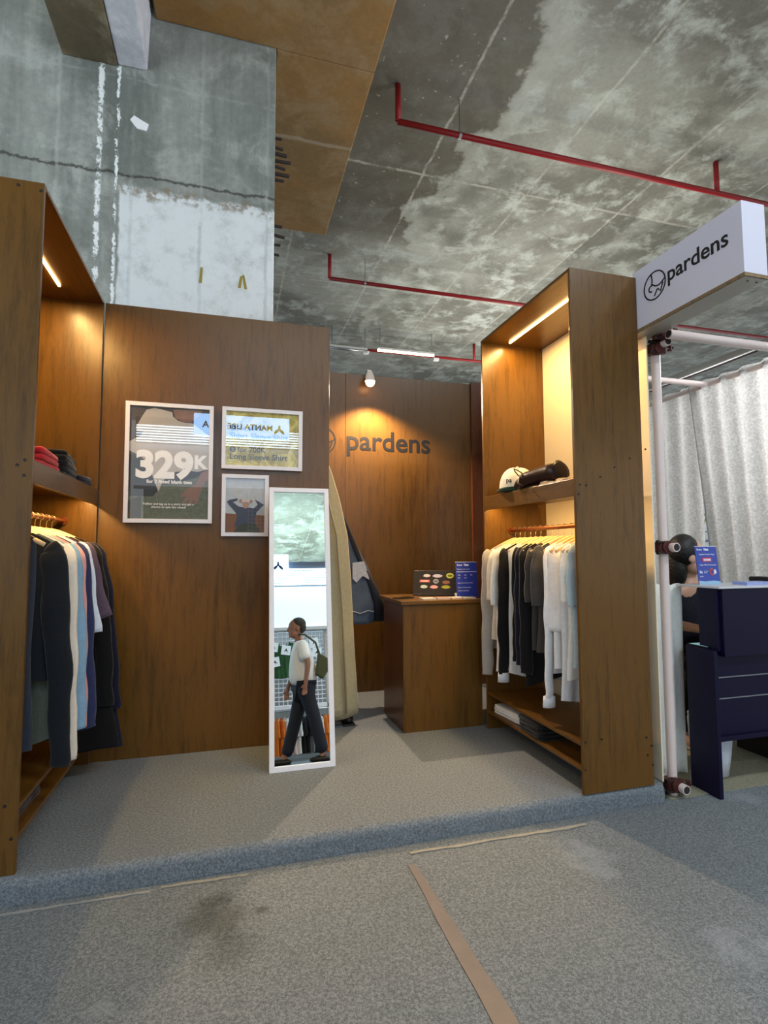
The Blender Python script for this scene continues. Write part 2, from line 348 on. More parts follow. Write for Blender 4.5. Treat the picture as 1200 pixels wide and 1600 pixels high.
for (a, b) in (((315, 418), (313, 442)), ((377, 432), (374, 450)), ((380, 430), (384, 452))):
    p, q = at('y', *a, YC), at('y', *b, YC)
    obj('tape_mark', MB().prism([(p.x-.008, p.z), (p.x+.008, p.z), (q.x+.01, q.z), (q.x-.01, q.z)], .003, 'y', YC-.003), plain('yellow_tape', (150, 132, 50), .6), cl)
# wide drop beam (underside brown) running away from the camera
struct('ceiling_beam', MB().box((-.575, -.5, 4.98), (1.045, YC-.002, 5.9)).box((XC1+.002, YC-.002, 4.98), (1.045, 6.2, 5.9)), BEAM, bevel=.012)
struct('ceiling_beam', MB().prism([(-1.152, 4.56), (-.81, 4.56), (-.81, 5.9), (-1.152, 5.9)], -12, 'y', YC-.002), BEAM2, bevel=.01)
struct('ceiling_beam', MB().prism([(-.808, 4.575), (-.615, 4.575), (-.577, 5.9), (-.808, 5.9)], -12, 'y', YC-.002), PLAST, bevel=.01)
# ------------------------------------------------------------------ platform
prof = [(2.345, ZF+.001)]
for k in range(7):
    a = PI-PI/2*k/6; prof.append((2.345+.035+.035*math.cos(a), -.035+.035*math.sin(a)))
prof += [(4.6, 0), (4.6, ZF+.001)]
pf = MB().prism(prof, 6.15, 'x', -4.0)
tag(obj('booth_platform', pf, CARP2), 'low raised platform covered in grey felt carpet with a rounded front edge', 'platform')
# tape strip over the carpet joint
tp = [at('z', 637, 1352, ZF), at('z', 650, 1352, ZF), at('z', 812, 1600, ZF), at('z', 772, 1600, ZF)]
d = (tp[2]-tp[1]); d2 = tp[3]-tp[0]
q = [tp[0], tp[1]]; left = []; right = []
for k in range(9):
    w = random.uniform(-.004, .004); left.append(tp[0]+d2*k/7+Vector((w, 0, .001))); right.append(tp[1]+d*k/7+Vector((random.uniform(-.003, .003), 0, .001)))
vs = left+right; n = 9
tag(obj('floor_tape', MB().add(vs+[v+Vector((0, 0, .002)) for v in vs], [(k+18, k+1+18, n+k+1+18, n+k+18) for k in range(8)]+[(k, n+k, n+k+1, k+1) for k in range(8)]), plain('brown_tape', (112, 104, 102), .4, bscale=20, var=.2)),
    'strip of worn brown tape over the joint in the aisle carpet', 'tape')
def strip(name, px0, px1, w, m, label):
    a = at('z', *px0, ZF); b = at('z', *px1, ZF); n = 16; L = []; Rr = []
    for k in range(n+1):
        p = a.lerp(b, k/n); L.append(p+Vector((0, random.uniform(-.2, .2)*w, .0015))); Rr.append(p+Vector((0, -w*random.uniform(.45, 1.1), .0015)))
    vs = L+Rr; vs2 = [v+Vector((0, 0, .003)) for v in vs]; N_ = n+1; T = 2*N_
    tag(obj(name, MB().add(vs+vs2, [(T+k, T+k+1, T+N_+k+1, T+N_+k) for k in range(n)]+[(k, N_+k, N_+k+1, k+1) for k in range(n)]+[(N_+k, T+N_+k, T+N_+k+1, N_+k+1) for k in range(n)]+[(k, k+1, T+k+1, T+k) for k in range(n)]), m), label, 'carpet edge')
PALE = plain('pale_underlay', (150, 146, 134), .8, bscale=30, var=.2)
strip('torn_carpet_edge', (640, 1333), (915, 1288), .022, PALE, 'frayed pale carpet edge at the platform foot, right of the brown tape')
strip('torn_carpet_edge', (252, 1386), (388, 1366), .016, PALE, 'short frayed pale strip at the platform foot, below the framed posters')
strip('torn_carpet_edge', (0, 1430), (235, 1393), .012, plain('grey_underlay', (150, 150, 146), .8), 'greyish lifted carpet seam along the platform foot at the far left')
# ------------------------------------------------------------------ booth walls
HD = 2.684
def screws(root, pts, y, r=.006):
    for (x, z) in pts:
        obj('screw', MB().tube([(x, y-.0025, z), (x, y, z)], r, 8), plain('dark_screw', (30, 20, 14), .5), root)
r = empty('partition_wall', (-.07, 3.5, 0), 'tall brown plywood partition that carries the three white picture frames', 'partition wall')
obj('panel', MB().box((-.745, 3.482, 0), (.617, 3.52, HD)), WOOD, r, bevel=.002)
r = empty('partition_wall', (1.3, 4.56, 0), 'brown plywood back wall with the large black shop name on it', 'partition wall')
BW = 4.529
obj('panel', MB().box((.40, BW, 0), (.943, BW+.02, 2.738)), WOOD, r, bevel=.002)
obj('panel', MB().box((.945, BW, 0), (2.40, BW+.02, 2.738)), WOOD, r, bevel=.002)
LGM = plain('logo_ring_black', (20, 16, 14), .5)
def logo(name, c, R, rt, up, m, parent, lw=.09, world=True, th=.0012):
    rt = Vector(rt).normalized(); up = Vector(up).normalized(); n = rt.cross(up)
    mb = MB()
    def stroke(pts):
        P = [Vector(c)+rt*(x*R)+up*(y*R)+n*(th*.5) for x, y in pts]; w = R*lw/2; L = []; Q = []
        for i, p in enumerate(P):
            t = (P[min(i+1, len(P)-1)]-P[max(i-1, 0)]).normalized(); s = n.cross(t)*w; L.append(p+s); Q.append(p-s)
        k = len(P); vs = L+Q+[v+n*th for v in L+Q]; fs = []
        for i in range(k-1):
            fs += [(2*k+i, 2*k+i+1, 3*k+i+1, 3*k+i), (i, k+i, k+i+1, i+1), (i, i+1, 2*k+i+1, 2*k+i), (k+i, 3*k+i, 3*k+i+1, k+i+1)]
        mb.add(vs, fs)
    stroke([(math.cos(2*PI*k/48), math.sin(2*PI*k/48)) for k in range(49)])
    stroke([(-.28, .95), (-.22, .55), (-.22, .25)])
    cur = []
    for k in range(25):
        t = k/24; cur.append((.95-1.25*t, .12-.38*math.sin(t*PI*.9)+.24*t))
    lp = [(-.3+.22*math.cos(a)-.02, -.12+.22*math.sin(a)) for a in [PI*.4+PI*1.2*k/14 for k in range(15)]]
    stroke(cur); stroke(lp); stroke([(-.05, -.78), (.22, -.38), (.32, -.38), (.52, -.66), (.78, -.1)])
    return obj(name, mb, m, parent, world=world)
t0 = at('y', 540, 704, BW-.002); t1 = at('y', 670, 706, BW-.002)
text('shop_name', 'pardens', .3, LGM, r, (t0.x, BW-.001, 2.07), (1, 0, 0), (0, 0, 1), bold=.004, width=t1.x-t0.x, extrude=.001)
cc = at('y', 524, 689, BW)
logo('shop_emblem', (cc.x-.115, BW, cc.z), .115, (1, 0, 0), (0, 0, 1), LGM, r)
r = empty('partition_wall', (2.2, 4.0, 0), 'narrow dark plywood return between the back wall and the right clothes cabinet', 'partition wall')
obj('panel', MB().box((2.125, 4.50, 0), (2.42, 4.528, 2.75)), wood('dark_plywood', (66, 32, 14), (96, 52, 26)), r)
obj('side_panel', MB().box((2.425, 3.45, 0), (2.445, 4.6, 2.86)), plain('grey_board', (92, 86, 74), .7), r)
# ------------------------------------------------------------------ cabinets
HL, HR = 2.684, 2.667
XL, YLf = -.748, 2.384
T = .018
def cabinet(name, side, x_open, x_back, yf, yb, H, label, shz, lowz, frontw, ledy, backmat):
    s = side   # +1 opening faces +x (left cabinet) ; -1 opening faces -x
    root = empty(name, ((x_open+x_back)/2, (yf+yb)/2, 0), label, 'cabinet')
    def bx(n, xa, ya, za, xb, yb_, zb, m=WOOD, bev=.0015): return obj(n, MB().box((min(xa, xb), ya, za), (max(xa, xb), yb_, zb)), m, root, bevel=bev)
    bx('side_panel', x_open, yf, 0, x_back, yf+T, H); bx('side_panel', x_open, yb-T, 0, x_back, yb, H)
    bx('top_panel', x_open, yf+T, H-T, x_back, yb-T, H, WOODH)
    bx('back_panel', x_back, yf+T, .0, x_back-s*-.008 if False else x_back+s*.008, yb-T, H-T, backmat)
    # thick display shelf : top board + fascia
    bx('shelf', x_open-s*.018, yf+T, shz-T, x_back+s*(.01 if s > 0 else -.0)+(-.075 if s < 0 else 0), yb-T, shz, WOODH)
    bx('shelf_fascia', x_open, yf+T, shz-.09, x_open-s*.018, yb-T, shz+.001, WOODH)
    bx('shelf_underside', x_open-s*.018, yf+T, shz-.045, x_back+s*(.01 if s > 0 else -.0)+(-.075 if s < 0 else 0), yb-T, shz-.035, WOODH)
    for z in lowz: bx('low_shelf', x_open, yf+T, z-T, x_back+s*(.01 if s > 0 else 0)+(-.08 if s < 0 else 0), yb-T, z, WOODH)
    # led strips: one under the top, one under the display shelf
    xl = x_open-s*.185
    for nm, z, y0, y1, pw in (('led_strip', H-T, ledy[0], ledy[1], 19), ('led_strip', shz-.045, yf+.05, yb-.06, 7)):
        xx = xl if nm and z > 2 else x_open-s*.06
        o = obj(nm, MB().box((xx-.006, y0, z-.010), (xx+.006, y1, z-.001)), WARM, root)
        a = area('led_light', (xx, (y0+y1)/2, z-.014), .014, pw, (1, .63, .22), (0, 0, 0), y1-y0)
    return root
bkw = WOOD
cabL = cabinet('clothes_cabinet', 1, XL, -1.26, YLf, 3.481, HL, 'tall brown plywood clothes cabinet at the left edge, its side panel nearest the camera', 1.553, (.245, .135), None, (2.45, 3.27), WOOD)
CREAM = plain('cream_backing', (232, 218, 190), .8, bscale=5, var=.03)
cabR = cabinet('clothes_cabinet', -1, 1.68, 2.17, 2.35, 3.392, HR, 'tall brown plywood clothes cabinet on the right, under the white projecting shop sign', 1.556, (.245, .125), None, (2.40, 3.31), CREAM)
for o in list(bpy.data.objects):
    if o.parent == cabR and o.name.startswith('side_panel') and min(v.co.y for v in o.data.vertices) < 0:
        # visible side panels stop at x = 2.09, the cream backing stands just behind
        for v in o.data.vertices:
            if v.co.x > 0: v.co.x = 2.095-cabR.location.x
screws(cabL, [(-.775, 1.55), (-.80, 1.53), (-.775, 1.49), (-.79, .25), (-.765, .13), (-.76, 2.65), (-.84, 2.66)], YLf)
screws(cabR, [(at('y', *p, 2.35).x, at('y', *p, 2.35).z) for p in ((906, 757), (916, 758), (904, 772), (984, 716), (960, 730), (938, 745), (1008, 702), (915, 1160), (915, 1203), (1010, 1152), (1018, 1165), (1020, 1195), (940, 1155), (1012, 1180))], 2.35, .0055)
# rails
def rail(name, x, z, y0, y1, label, m=COPPER):
    r = empty(name, (x, (y0+y1)/2, z), label, 'clothes rail')
    obj('rod', MB().tube([(x, y0, z), (x, y1, z)], .0125, 14), m, r, smooth=True)
    for y in (y0, y1): obj('rail_socket', MB().tube([(x, y-.006, z), (x, y+.006, z)], .024, 14), m, r)
rail('clothes_rail', 1.88, 1.33, 2.375, 3.367, 'copper coloured clothes rail inside the right cabinet')
rail('clothes_rail', -.92, 1.368, 2.41, 3.455, 'copper coloured clothes rail inside the left cabinet')
# ------------------------------------------------------------------ hangers and garments
def make_hanger(loc, label, group):
    r = empty('clothes_hanger', loc, label, 'hanger', group)
    pts = []; 
    for k in range(17):
        u = -1+2*k/16; pts.append((u*.19, 0, -.062-.085*abs(u)**1.25))
    obj('shoulder_bar', MB().tube(pts, [.008+.004*math.cos(u*1.2) for u in [-1+2*k/16 for k in range(17)]], 8, ry=.0042), BEECH, r, smooth=True, world=False)
    hk = [(0, 0, -.06), (0, 0, -.035)]+[(.016*math.cos(a), 0, .0+.0165*math.sin(a)) for a in [-PI/2+.15-(-1)*PI*1.35*k/10 for k in range(11)]]
    obj('hook', MB().tube(hk, .0018, 6), plain('hook_steel', (212, 196, 160), .3, .9), r, smooth=True, world=False)
    return r
HG0 = None
def hanger(loc, rz, label, group):
    global HG0
    if HG0 is None: o = HG0 = make_hanger(loc, label, group)
    else: o = copy_tree(HG0); o['label'] = label; o['group'] = group; o.location = loc
    o.rotation_euler = (0, 0, rz); return o
def garment(kind, loc, rz, m, label, group, L=.68, hw=.225, hem=.26, sleeve='short', vis=-1, seed=0, sl=None, reach=None, t=.019, cuffm=None, neck=True, flare=0, skew=0):
    rnd = random.Random(seed*13+5)
    if reach: hw = min(.215, reach*.80); hem = hw+.012
    r = empty(kind, loc, label, {'tshirt': 't-shirt', 'long_sleeve_shirt': 'shirt', 'long_coat': 'coat'}.get(kind, 'garment'), group)
    r.rotation_euler = (0, 0, rz)
    nu, nv = 26, 18; ph = [rnd.uniform(0, 6) for _ in range(4)]
    def ztop(u):
        a = abs(u)
        xx = a*hw; top = -.062-.085*(min(xx, .19)/.19)**1.25+.012-max(0, xx-.19)*.8
        if xx > .105: return top
        if xx > .090: return -.142+(top+.142)*(xx-.090)/.015
        return -.155+.013*(xx/.090)
    def W(v): return hw*(1-.04*math.sin(v*PI))+(hem-hw)*v**.8
    V = []; F = []
    for side in (-1, 1):
        for j in range(nv+1):
            v = j/nv
            for i in range(nu+1):
                u = -1+2*i/nu
                z = ztop(u)*(1-v)+(-L+skew*u*.03+.008*math.sin(3*u+ph[0]))*v
                th = t*math.sqrt(max(0, 1-u*u))*(.35+.65*min(1, v*3))+.0015
                rip = (.010*math.sin(7*u+ph[1]+2*v)+.006*math.sin(15*u+ph[2]-3*v))*v*(1-u*u)
                V.append((u*W(v)+.004*math.sin(9*v+ph[3]+u), side*th+rip, z))
    n = (nv+1)*(nu+1)
    for s_ in range(2):
        for j in range(nv):
            for i in range(nu):
                a = s_*n+j*(nu+1)+i; F.append((a, a+1, a+nu+2, a+nu+1) if s_ == 0 else (a, a+nu+1, a+nu+2, a+1))
    for j in range(nv):      # close the side seams
        for i in (0, nu):
            a = j*(nu+1)+i; b = a+nu+1; F.append((a, b, b+n, a+n))
    body = MB().add(V, F); obj('body', body, m, r, smooth=True, world=False)
    for sd in (-1, 1):
        if sleeve == 'none': break
        k = 1.0 if sd == vis else .35
        ln = sl or (.24 if sleeve == 'short' else .74)
        S = Vector((sd*(hw-.035), 0, ztop(.9)-.02)); rc = (reach or hw+.07)-(hw-.035)
        if sleeve == 'short':
            pts = [S+Vector((sd*x*k, y, z)) for x, y, z in ((0, 0, .0), (rc*.22, -.002, -.03), (rc*.36, -.004, -ln*.5), (rc-.056, -.006, -ln))]
            rx = [.035, .046, .052, .056]; ry = [.012, .018, .021, .023]
        else:
            b = rnd.uniform(-.012, .012)
            pts = [S+Vector((sd*x*k, y, z)) for x, y, z in ((0, 0, 0), (rc*.2, -.002, -.04), ((rc-.04)*.50, -.008, -ln*.28), ((rc-.04)*.74+b*.5, -.014, -ln*.55), ((rc-.04)*.9, -.012, -ln*.8), (rc-.04, -.010, -ln))]
            rx = [.035, .05, .054, .047, .040, .036]; ry = [.012, .018, .021, .019, .016, .015]
        # resample for folds
        P = []; RX = []; RY = []
        for i in range(len(pts)-1):
            for q in range(6):
                tt = q/6; p0, p1, p2, p3 = pts[max(i-1, 0)], pts[i], pts[i+1], pts[min(i+2, len(pts)-1)]
                cr_ = .5*((2*p1)+(p2-p0)*tt+(2*p0-5*p1+4*p2-p3)*tt*tt+(3*p1-p0-3*p2+p3)*tt**3)
                P.append(cr_+Vector((.003*math.sin((i*6+q)*.7+ph[3]), .002*math.sin(1.3*(i*6+q)+ph[2]), 0))); RX.append(rx[i]*(1-tt)+rx[i+1]*tt+.0022*math.sin(1.1*(i*6+q)+ph[1])); RY.append(ry[i]*(1-tt)+ry[i+1]*tt)
        P.append(pts[-1]); RX.append(rx[-1]); RY.append(ry[-1])
        mbs = MB().tube(P, RX, 14, True, ry=RY)
        obj('sleeve', mbs, m, r, smooth=True, world=False)
        if sleeve == 'long' and cuffm is not None:
            e = pts[-1]; dd = (pts[-1]-pts[-2]).normalized()
            obj('cuff', MB().tube([e-dd*.004, e+dd*.055], [rx[-1]+.001, rx[-1]+.003], 14, True, ry=[.018, .019]), cuffm, r, smooth=True, world=False)
    if neck:
        pts = []
        for k in range(13):
            a = PI*k/12; pts.append((.36*hw*math.cos(a)*1.08, -.006, -.112-.055*math.sin(a)))
        obj('collar', MB().tube(pts, .006, 6, ry=.004), m, r, smooth=True, world=False)
    return r
def c_(n, rgb): return cloth(n, rgb)
GR = 'garments on the right cabinet rail'
RX_, RZ_ = 1.88, 1.33
right = [  # y, kind, colour name, rgb, length, sleeve, sleeve length, reach, label, hanger label, cuff
 (3.315, 'long_sleeve_shirt', 'warm_grey', (168,160,150), .80, 'long', .80, .270, 'warm grey long-sleeved top at the far end of the right rail', 'warm grey top', 0),
 (3.255, 'tshirt', 'cream', (226,212,194), .74, 'short', .30, .268, 'cream t-shirt second from the far end of the right rail', 'cream t-shirt', 0),
 (3.195, 'tshirt', 'off_white', (232,226,216), .92, 'short', .34, .264, 'off-white t-shirt just beyond the black garments on the right rail', 'off-white t-shirt', 0),
 (3.125, 'long_sleeve_shirt', 'black', (16,15,18), .78, 'long', .76, .250, 'black top with a white cuff beside the off-white t-shirt, right rail', 'black top with the white cuff', 1),
 (3.06, 'long_sleeve_shirt', 'white', (214,216,220), .93, 'none', 0, .240, 'white shirt whose hem shows below the black tops, right rail', 'white shirt among the black tops', 0),
 (2.995, 'long_sleeve_shirt', 'black2', (17,17,20), .82, 'long', .66, .236, 'plain black top in the middle of the dark garments, right rail', 'plain black top', 0),
 (2.93, 'long_sleeve_shirt', 'navy', (18,20,38), .84, 'long', .68, .234, 'very dark navy top hanging among the black garments, right rail', 'very dark navy top', 0),
 (2.87, 'long_sleeve_shirt', 'black3', (14,14,18), .90, 'long', .72, .232, 'longest black top, last before the charcoal t-shirts, right rail', 'longest black top', 0),
 (2.81, 'tshirt', 'charcoal', (58,55,54), .74, 'short', .29, .228, 'charcoal t-shirt next to the black tops on the right rail', 'charcoal t-shirt', 0),
 (2.75, 'tshirt', 'charcoal2', (66,64,64), .74, 'short', .32, .222, 'faded charcoal t-shirt beside the white shirts on the right rail', 'faded charcoal t-shirt', 0),
 (2.685, 'long_sleeve_shirt', 'bright_white', (236,236,238), .84, 'long', .80, .226, 'white long-sleeved shirt with a wide cuff on the right rail', 'white long-sleeved shirt', 2),
 (2.625, 'tshirt', 'soft_white', (234,230,228), .80, 'short', .44, .212, 'white oversized t-shirt before the white long-sleeved shirt, right rail', 'white oversized t-shirt', 0),
 (2.565, 'long_sleeve_shirt', 'white3', (222,224,228), .94, 'none', 0, .205, 'long white shirt with a low hem near the front panel, right rail', 'long white shirt', 0),
 (2.505, 'tshirt', 'white4', (236,232,226), .80, 'short', .28, .205, 'white t-shirt directly behind the pale blue one on the right rail', 'white t-shirt behind the pale blue one', 0),
 (2.45, 'tshirt', 'pale_blue', (176,196,206), .76, 'short', .30, .198, 'pale blue t-shirt nearest the front panel on the right rail', 'pale blue t-shirt', 0)]
for i, (y, kind, cn, rgb, L, slv, sl, rch, label, hl, cf) in enumerate(right):
    rz = random.uniform(-.09, .09); y += random.uniform(-.008, .008)
    hanger((RX_, y, RZ_), rz, 'pale wooden hanger holding the '+hl+' on the right rail', 'wooden hangers on the right rail')
    garment(kind, (RX_, y, RZ_), rz, c_(cn, rgb), label, GR, L=L, sleeve=slv, sl=sl or None, reach=rch, vis=-1, seed=i+1, cuffm=(c_('white', (214,216,220)) if cf == 1 else c_('bright_white', (236,236,238)) if cf == 2 else None), skew=random.uniform(-1, 1))
GL = 'garments on the left cabinet rail'
LX_, LZ_ = -.92, 1.368
left_ = [
 (2.50, 'long_sleeve_shirt', 'slate', (44,50,62), .97, 'none', 0, .20, 'slate blue long shirt nearest the front panel on the left rail', 'slate blue shirt'),
 (2.58, 'long_sleeve_shirt', 'ink', (20,24,30), .70, 'long', .90, .300, 'ink black long-sleeved jacket with a hanging sleeve on the left rail', 'ink black jacket'),
 (2.66, 'long_sleeve_shirt', 'sage', (98,108,98), 1.00, 'none', 0, .34, 'sage green long garment with a slanting hem on the left rail', 'sage green garment'),
 (2.735, 'long_sleeve_shirt', 'ivory', (224,216,204), .96, 'long', .93, .288, 'ivory shirt between the sage garment and the light blue shirt, left rail', 'ivory shirt'),
 (2.80, 'long_sleeve_shirt', 'sky', (128,164,192), .95, 'long', .82, .308, 'light blue long-sleeved shirt on the left rail', 'light blue shirt'),
 (2.865, 'long_sleeve_shirt', 'pink', (214,158,158), .95, 'long', .84, .294, 'dusty pink long-sleeved shirt on the left rail', 'dusty pink shirt'),
 (2.93, 'long_sleeve_shirt', 'indigo', (40,48,86), .95, 'long', .86, .318, 'indigo blue shirt behind the dusty pink one on the left rail', 'indigo shirt'),
 (3.00, 'tshirt', 'ice', (212,222,236), .72, 'short', .42, .318, 'icy white t-shirt between the indigo and mauve shirts, left rail', 'icy white t-shirt'),
 (3.075, 'tshirt', 'mauve', (84,70,88), .74, 'short', .36, .350, 'mauve short-sleeved shirt with a fine weave on the left rail', 'mauve shirt'),
 (3.17, 'long_coat', 'jet', (10,10,12), 1.19, 'long', .82, .350, 'long jet black coat behind the mauve shirt on the left rail', 'jet black coat'),
 (3.26, 'long_coat', 'midnight', (18,20,40), 1.23, 'long', .86, .370, 'long midnight navy coat at the far end of the left rail', 'midnight navy coat')]
for i, (y, kind, cn, rgb, L, slv, sl, rch, label, hl) in enumerate(left_):
    rz = random.uniform(-.05, .05)
    hanger((LX_, y, LZ_), rz, 'pale wooden hanger holding the '+hl+' on the left rail', 'wooden hangers on the left rail')
    g_ = garment(kind, (LX_, y, LZ_), rz, c_(cn, rgb), label, GL, L=L, sleeve=slv, sl=sl or None, reach=rch, vis=1, seed=40+i, skew=1.5 if i == 2 else 0, t=.022)
    if i >= 9:
        for ch in list(bpy.data.objects):
            if ch.parent == g_ and ch.name.startswith('body'):
                for v in ch.data.vertices: v.co.x *= 1+.66*max(0, (-v.co.z-.3))/.9
# ------------------------------------------------------------------ framed posters
def frame(name, cx, z0, z1, w, label, fw=.024, tilt=-1.6, yb=3.474):
    """hangs on the partition: local x across, z up, -y towards the viewer"""
    h = z1-z0; r = empty(name, (cx, yb, z0), label, 'picture frame'); r.rotation_euler = (math.radians(-tilt if False else tilt*-1), 0, 0)
    d = .018
    o = [(-w/2, 0), (w/2, 0), (w/2, h), (-w/2, h)]; i_ = [(-w/2+fw, fw), (w/2-fw, fw), (w/2-fw, h-fw), (-w/2+fw, h-fw)]
    mb = MB()
    for k in range(4):
        a, b = o[k], o[(k+1) % 4]; c, e = i_[(k+1) % 4], i_[k]
        mb.prism([a, b, c, e], d, 'y', -d)
    obj('frame', mb, WHITE, r, world=False, bevel=.0015)
    obj('backing_board', MB().box((-w/2+.004, -.003, .004), (w/2-.004, 0, h-.004)), plain('board_brown', (120, 100, 80), .8), r, world=False)
    obj('glass', MB().add([(-w/2+fw, -.0125, fw), (w/2-fw, -.0125, fw), (w/2-fw, -.0125, h-fw), (-w/2+fw, -.0125, h-fw)], [(0, 1, 2, 3)]), GLASS, r, world=False)
    return r, w, h, fw
def art(r, name, poly, m, w, h, fw, y=-.005):
    """polygon in 0..1 print coordinates"""
    iw, ih = w-2*fw, h-2*fw
    P = [(-w/2+fw+u*iw, fw+v*ih) for u, v in poly]
    o = obj(name, MB().prism(P, .0008, 'y', y), m, r, world=False)
    return o
def blob(cx, cy, rx, ry, n=18, a0=0): return [(cx+rx*math.cos(2*PI*k/n+a0), cy+ry*math.sin(2*PI*k/n+a0)) for k in range(n)]
# 1: tee offer
r, w, h, fw = frame('framed_poster', -.36, 1.362, 2.085, .498, 'large white framed poster of a person in a white t-shirt with the big price 329K')
art(r, 'print', [(0, 0), (1, 0), (1, 1), (0, 1)], plain('print_dark', (78, 70, 66), .6, bscale=6, var=.2), w, h, fw, -.0042)
art(r, 'print_grass', [(0, 0), (1, 0), (1, .42), (.6, .38), (.35, .3), (0, .24)], plain('print_grass', (98, 106, 90), .7, bscale=60, var=.6), w, h, fw, -.0052)
art(r, 'print_trousers', [(0, .57), (.3, .5), (.5, .45), (.78, .46), (.95, .44), (.85, .38), (.62, .33), (.42, .3), (.3, .2), (.02, .2)], plain('print_trousers', (44, 50, 56), .7, bscale=30, var=.3), w, h, fw, -.0062)
art(r, 'print_track', [(0, .0), (.16, .0), (.16, .2), (0, .16)], plain('print_track', (66, 66, 60), .7, bscale=40, var=.6), w, h, fw, -.0066)
art(r, 'print_tee', [(.07, .8), (.14, .9), (.2, .97), (.3, .99), (.42, .975), (.52, .96), (.53, .92), (.6, .885), (.7, .87), (.78, .87), (.86, .83), (1, .76), (1, .46), (.86, .43), (.74, .44), (.55, .42), (.42, .34), (.37, .24), (.3, .36), (.24, .5), (.12, .56), (0, .6), (0, .68), (.14, .74), (.16, .77), (.1, .775)], plain('print_white_tee', (186, 182, 178), .7, bscale=7, var=.16), w, h, fw, -.0072)
art(r, 'print_face', [(.53, .985), (.9, .99), (.86, .94), (.8, .9), (.76, .875), (.66, .88), (.56, .91)], plain('print_skin', (140, 108, 96), .7, bscale=20, var=.2), w, h, fw, -.0082)
art(r, 'print_hand', [(1, .46), (.9, .42), (.84, .32), (.7, .26), (.64, .2), (.68, .2), (.72, .21), (.66, .14), (.7, .145), (.76, .19), (.74, .13), (.79, .14), (.82, .19), (.82, .13), (.86, .14), (.9, .24), (.96, .34), (1, .36)], plain('print_skin'), w, h, fw, -.0082) if False else art(r, 'print_hand', [(1, .46), (.9, .42), (.84, .32), (.7, .26), (.64, .2), (.68, .2), (.72, .21), (.66, .14), (.7, .145), (.76, .19), (.74, .13), (.79, .14), (.82, .19), (.82, .13), (.86, .14), (.9, .24), (.96, .34), (1, .36)], MATS['print_skin'], w, h, fw, -.0082)
PW = plain('print_white_ink', (252, 252, 252), .6)
iw, ih = w-2*fw, h-2*fw
text('price_text', '329', .21, PW, r, (-w/2+fw+.075*iw, -.0088, fw+.375*ih), (1, 0, 0), (0, 0, 1), bold=.010, width=.72*iw, world=False)
text('price_text', 'K', .11, PW, r, (-w/2+fw+.81*iw, -.0088, fw+.462*ih), (1, 0, 0), (0, 0, 1), bold=.005, world=False)
text('offer_text', 'for 2 fitted blank tees', .03, PW, r, (-w/2+fw+.22*iw, -.0088, fw+.318*ih), (1, 0, 0), (0, 0, 1), bold=.0009, width=.57*iw, world=False)
text('small_text', 'Follow and tag us in a story and get a\nchance to spin the wheel!', .018, PW, r, (0, -.0088, fw+.125*ih), (1, 0, 0), (0, 0, 1), bold=.0003, width=.63*iw, align='CENTER', world=False)
# 2: mustard offer
r, w, h, fw = frame('framed_poster', .188, 1.704, 2.092, .498, 'wide white framed mustard poster offering short and long sleeve shirts')
m, nt, b, out = nodemat('print_mustard_crumple'); tcn = N(nt, 'ShaderNodeTexCoord'); vo = N(nt, 'ShaderNodeTexVoronoi'); vo.inputs['Scale'].default_value = 14
nn = noise(nt, tcn.outputs['Object'], 9, 5, .6, 1.5); nt.links.new(tcn.outputs['Object'], vo.inputs['Vector'])
nt.links.new(mixc(nt, ramp(nt, nn, .35, .65), (158, 138, 24), (222, 212, 120)), b.inputs['Base Color']); b.inputs['Roughness'].default_value = .6
art(r, 'print', [(0, 0), (1, 0), (1, 1), (0, 1)], m, w, h, fw, -.0052)
iw, ih = w-2*fw, h-2*fw; PB = plain('print_dark_ink', (38, 40, 52), .6)
for k, (s, zz, wd, x0) in enumerate((('for 600K', .66, .36, .15), ('Short Sleeve Shirt', .50, .80, .05), ('for 700K', .25, .38, .16), ('Long Sleeve Shirt', .115, .79, .05))):
    text('offer_text', s, .05, PB, r, (-w/2+fw+x0*iw, -.0064, fw+zz*ih), (1, 0, 0), (0, 0, 1), bold=.0005, width=wd*iw, world=False)
for s, zz in (('1', .69), ('2', .285)):
    art(r, 'number_disc', [(u*1.0, v) for u, v in blob(.092, zz+.01, .043, .055)], PB, w, h, fw, -.0064)
    text('disc_numeral', s, .03, plain('print_mustard_flat', (190, 180, 100), .6), r, (-w/2+fw+.092*iw, -.0072, fw+(zz-.02)*ih), (1, 0, 0), (0, 0, 1), bold=.0006, align='CENTER', world=False)
# 3: photo of person on sofa
r, w, h, fw = frame('framed_photo', .086, 1.284, 1.669, .284, 'small white framed photo of a seated person with hands on the head')
A = lambda n, p, rgb, y: art(r, n, p, plain('photo_'+n, rgb, .6, bscale=30, var=.2), w, h, fw, y)
A('wall', [(0, 0), (1, 0), (1, 1), (0, 1)], (194, 200, 204), -.0042)
A('sofa', [(0, 0), (1, 0), (1, .32), (.72, .33), (.5, .3), (.28, .34), (0, .35)], (134, 84, 48), -.0052)
A('jacket', [(.03, .56), (.1, .6), (.3, .63), (.3, .59), (.18, .56), (.33, .48), (.42, .47), (.62, .46), (.72, .45), (.82, .52), (.74, .62), (.77, .61), (.98, .52), (.8, .38), (.74, .25), (.76, .14), (.5, .12), (.22, .1), (.3, .3), (.25, .37)], (62, 68, 88), -.0062)
A('trousers', [(.2, 0), (.9, 0), (.78, .15), (.5, .18), (.3, .1)], (56, 62, 42), -.0068)
A('face', blob(.51, .52, .085, .075), (186, 146, 122), -.0074)
A('hand', blob(.39, .585, .05, .03), (170, 130, 110), -.0078); A('fist', blob(.64, .58, .05, .03), (170, 130, 110), -.0078)
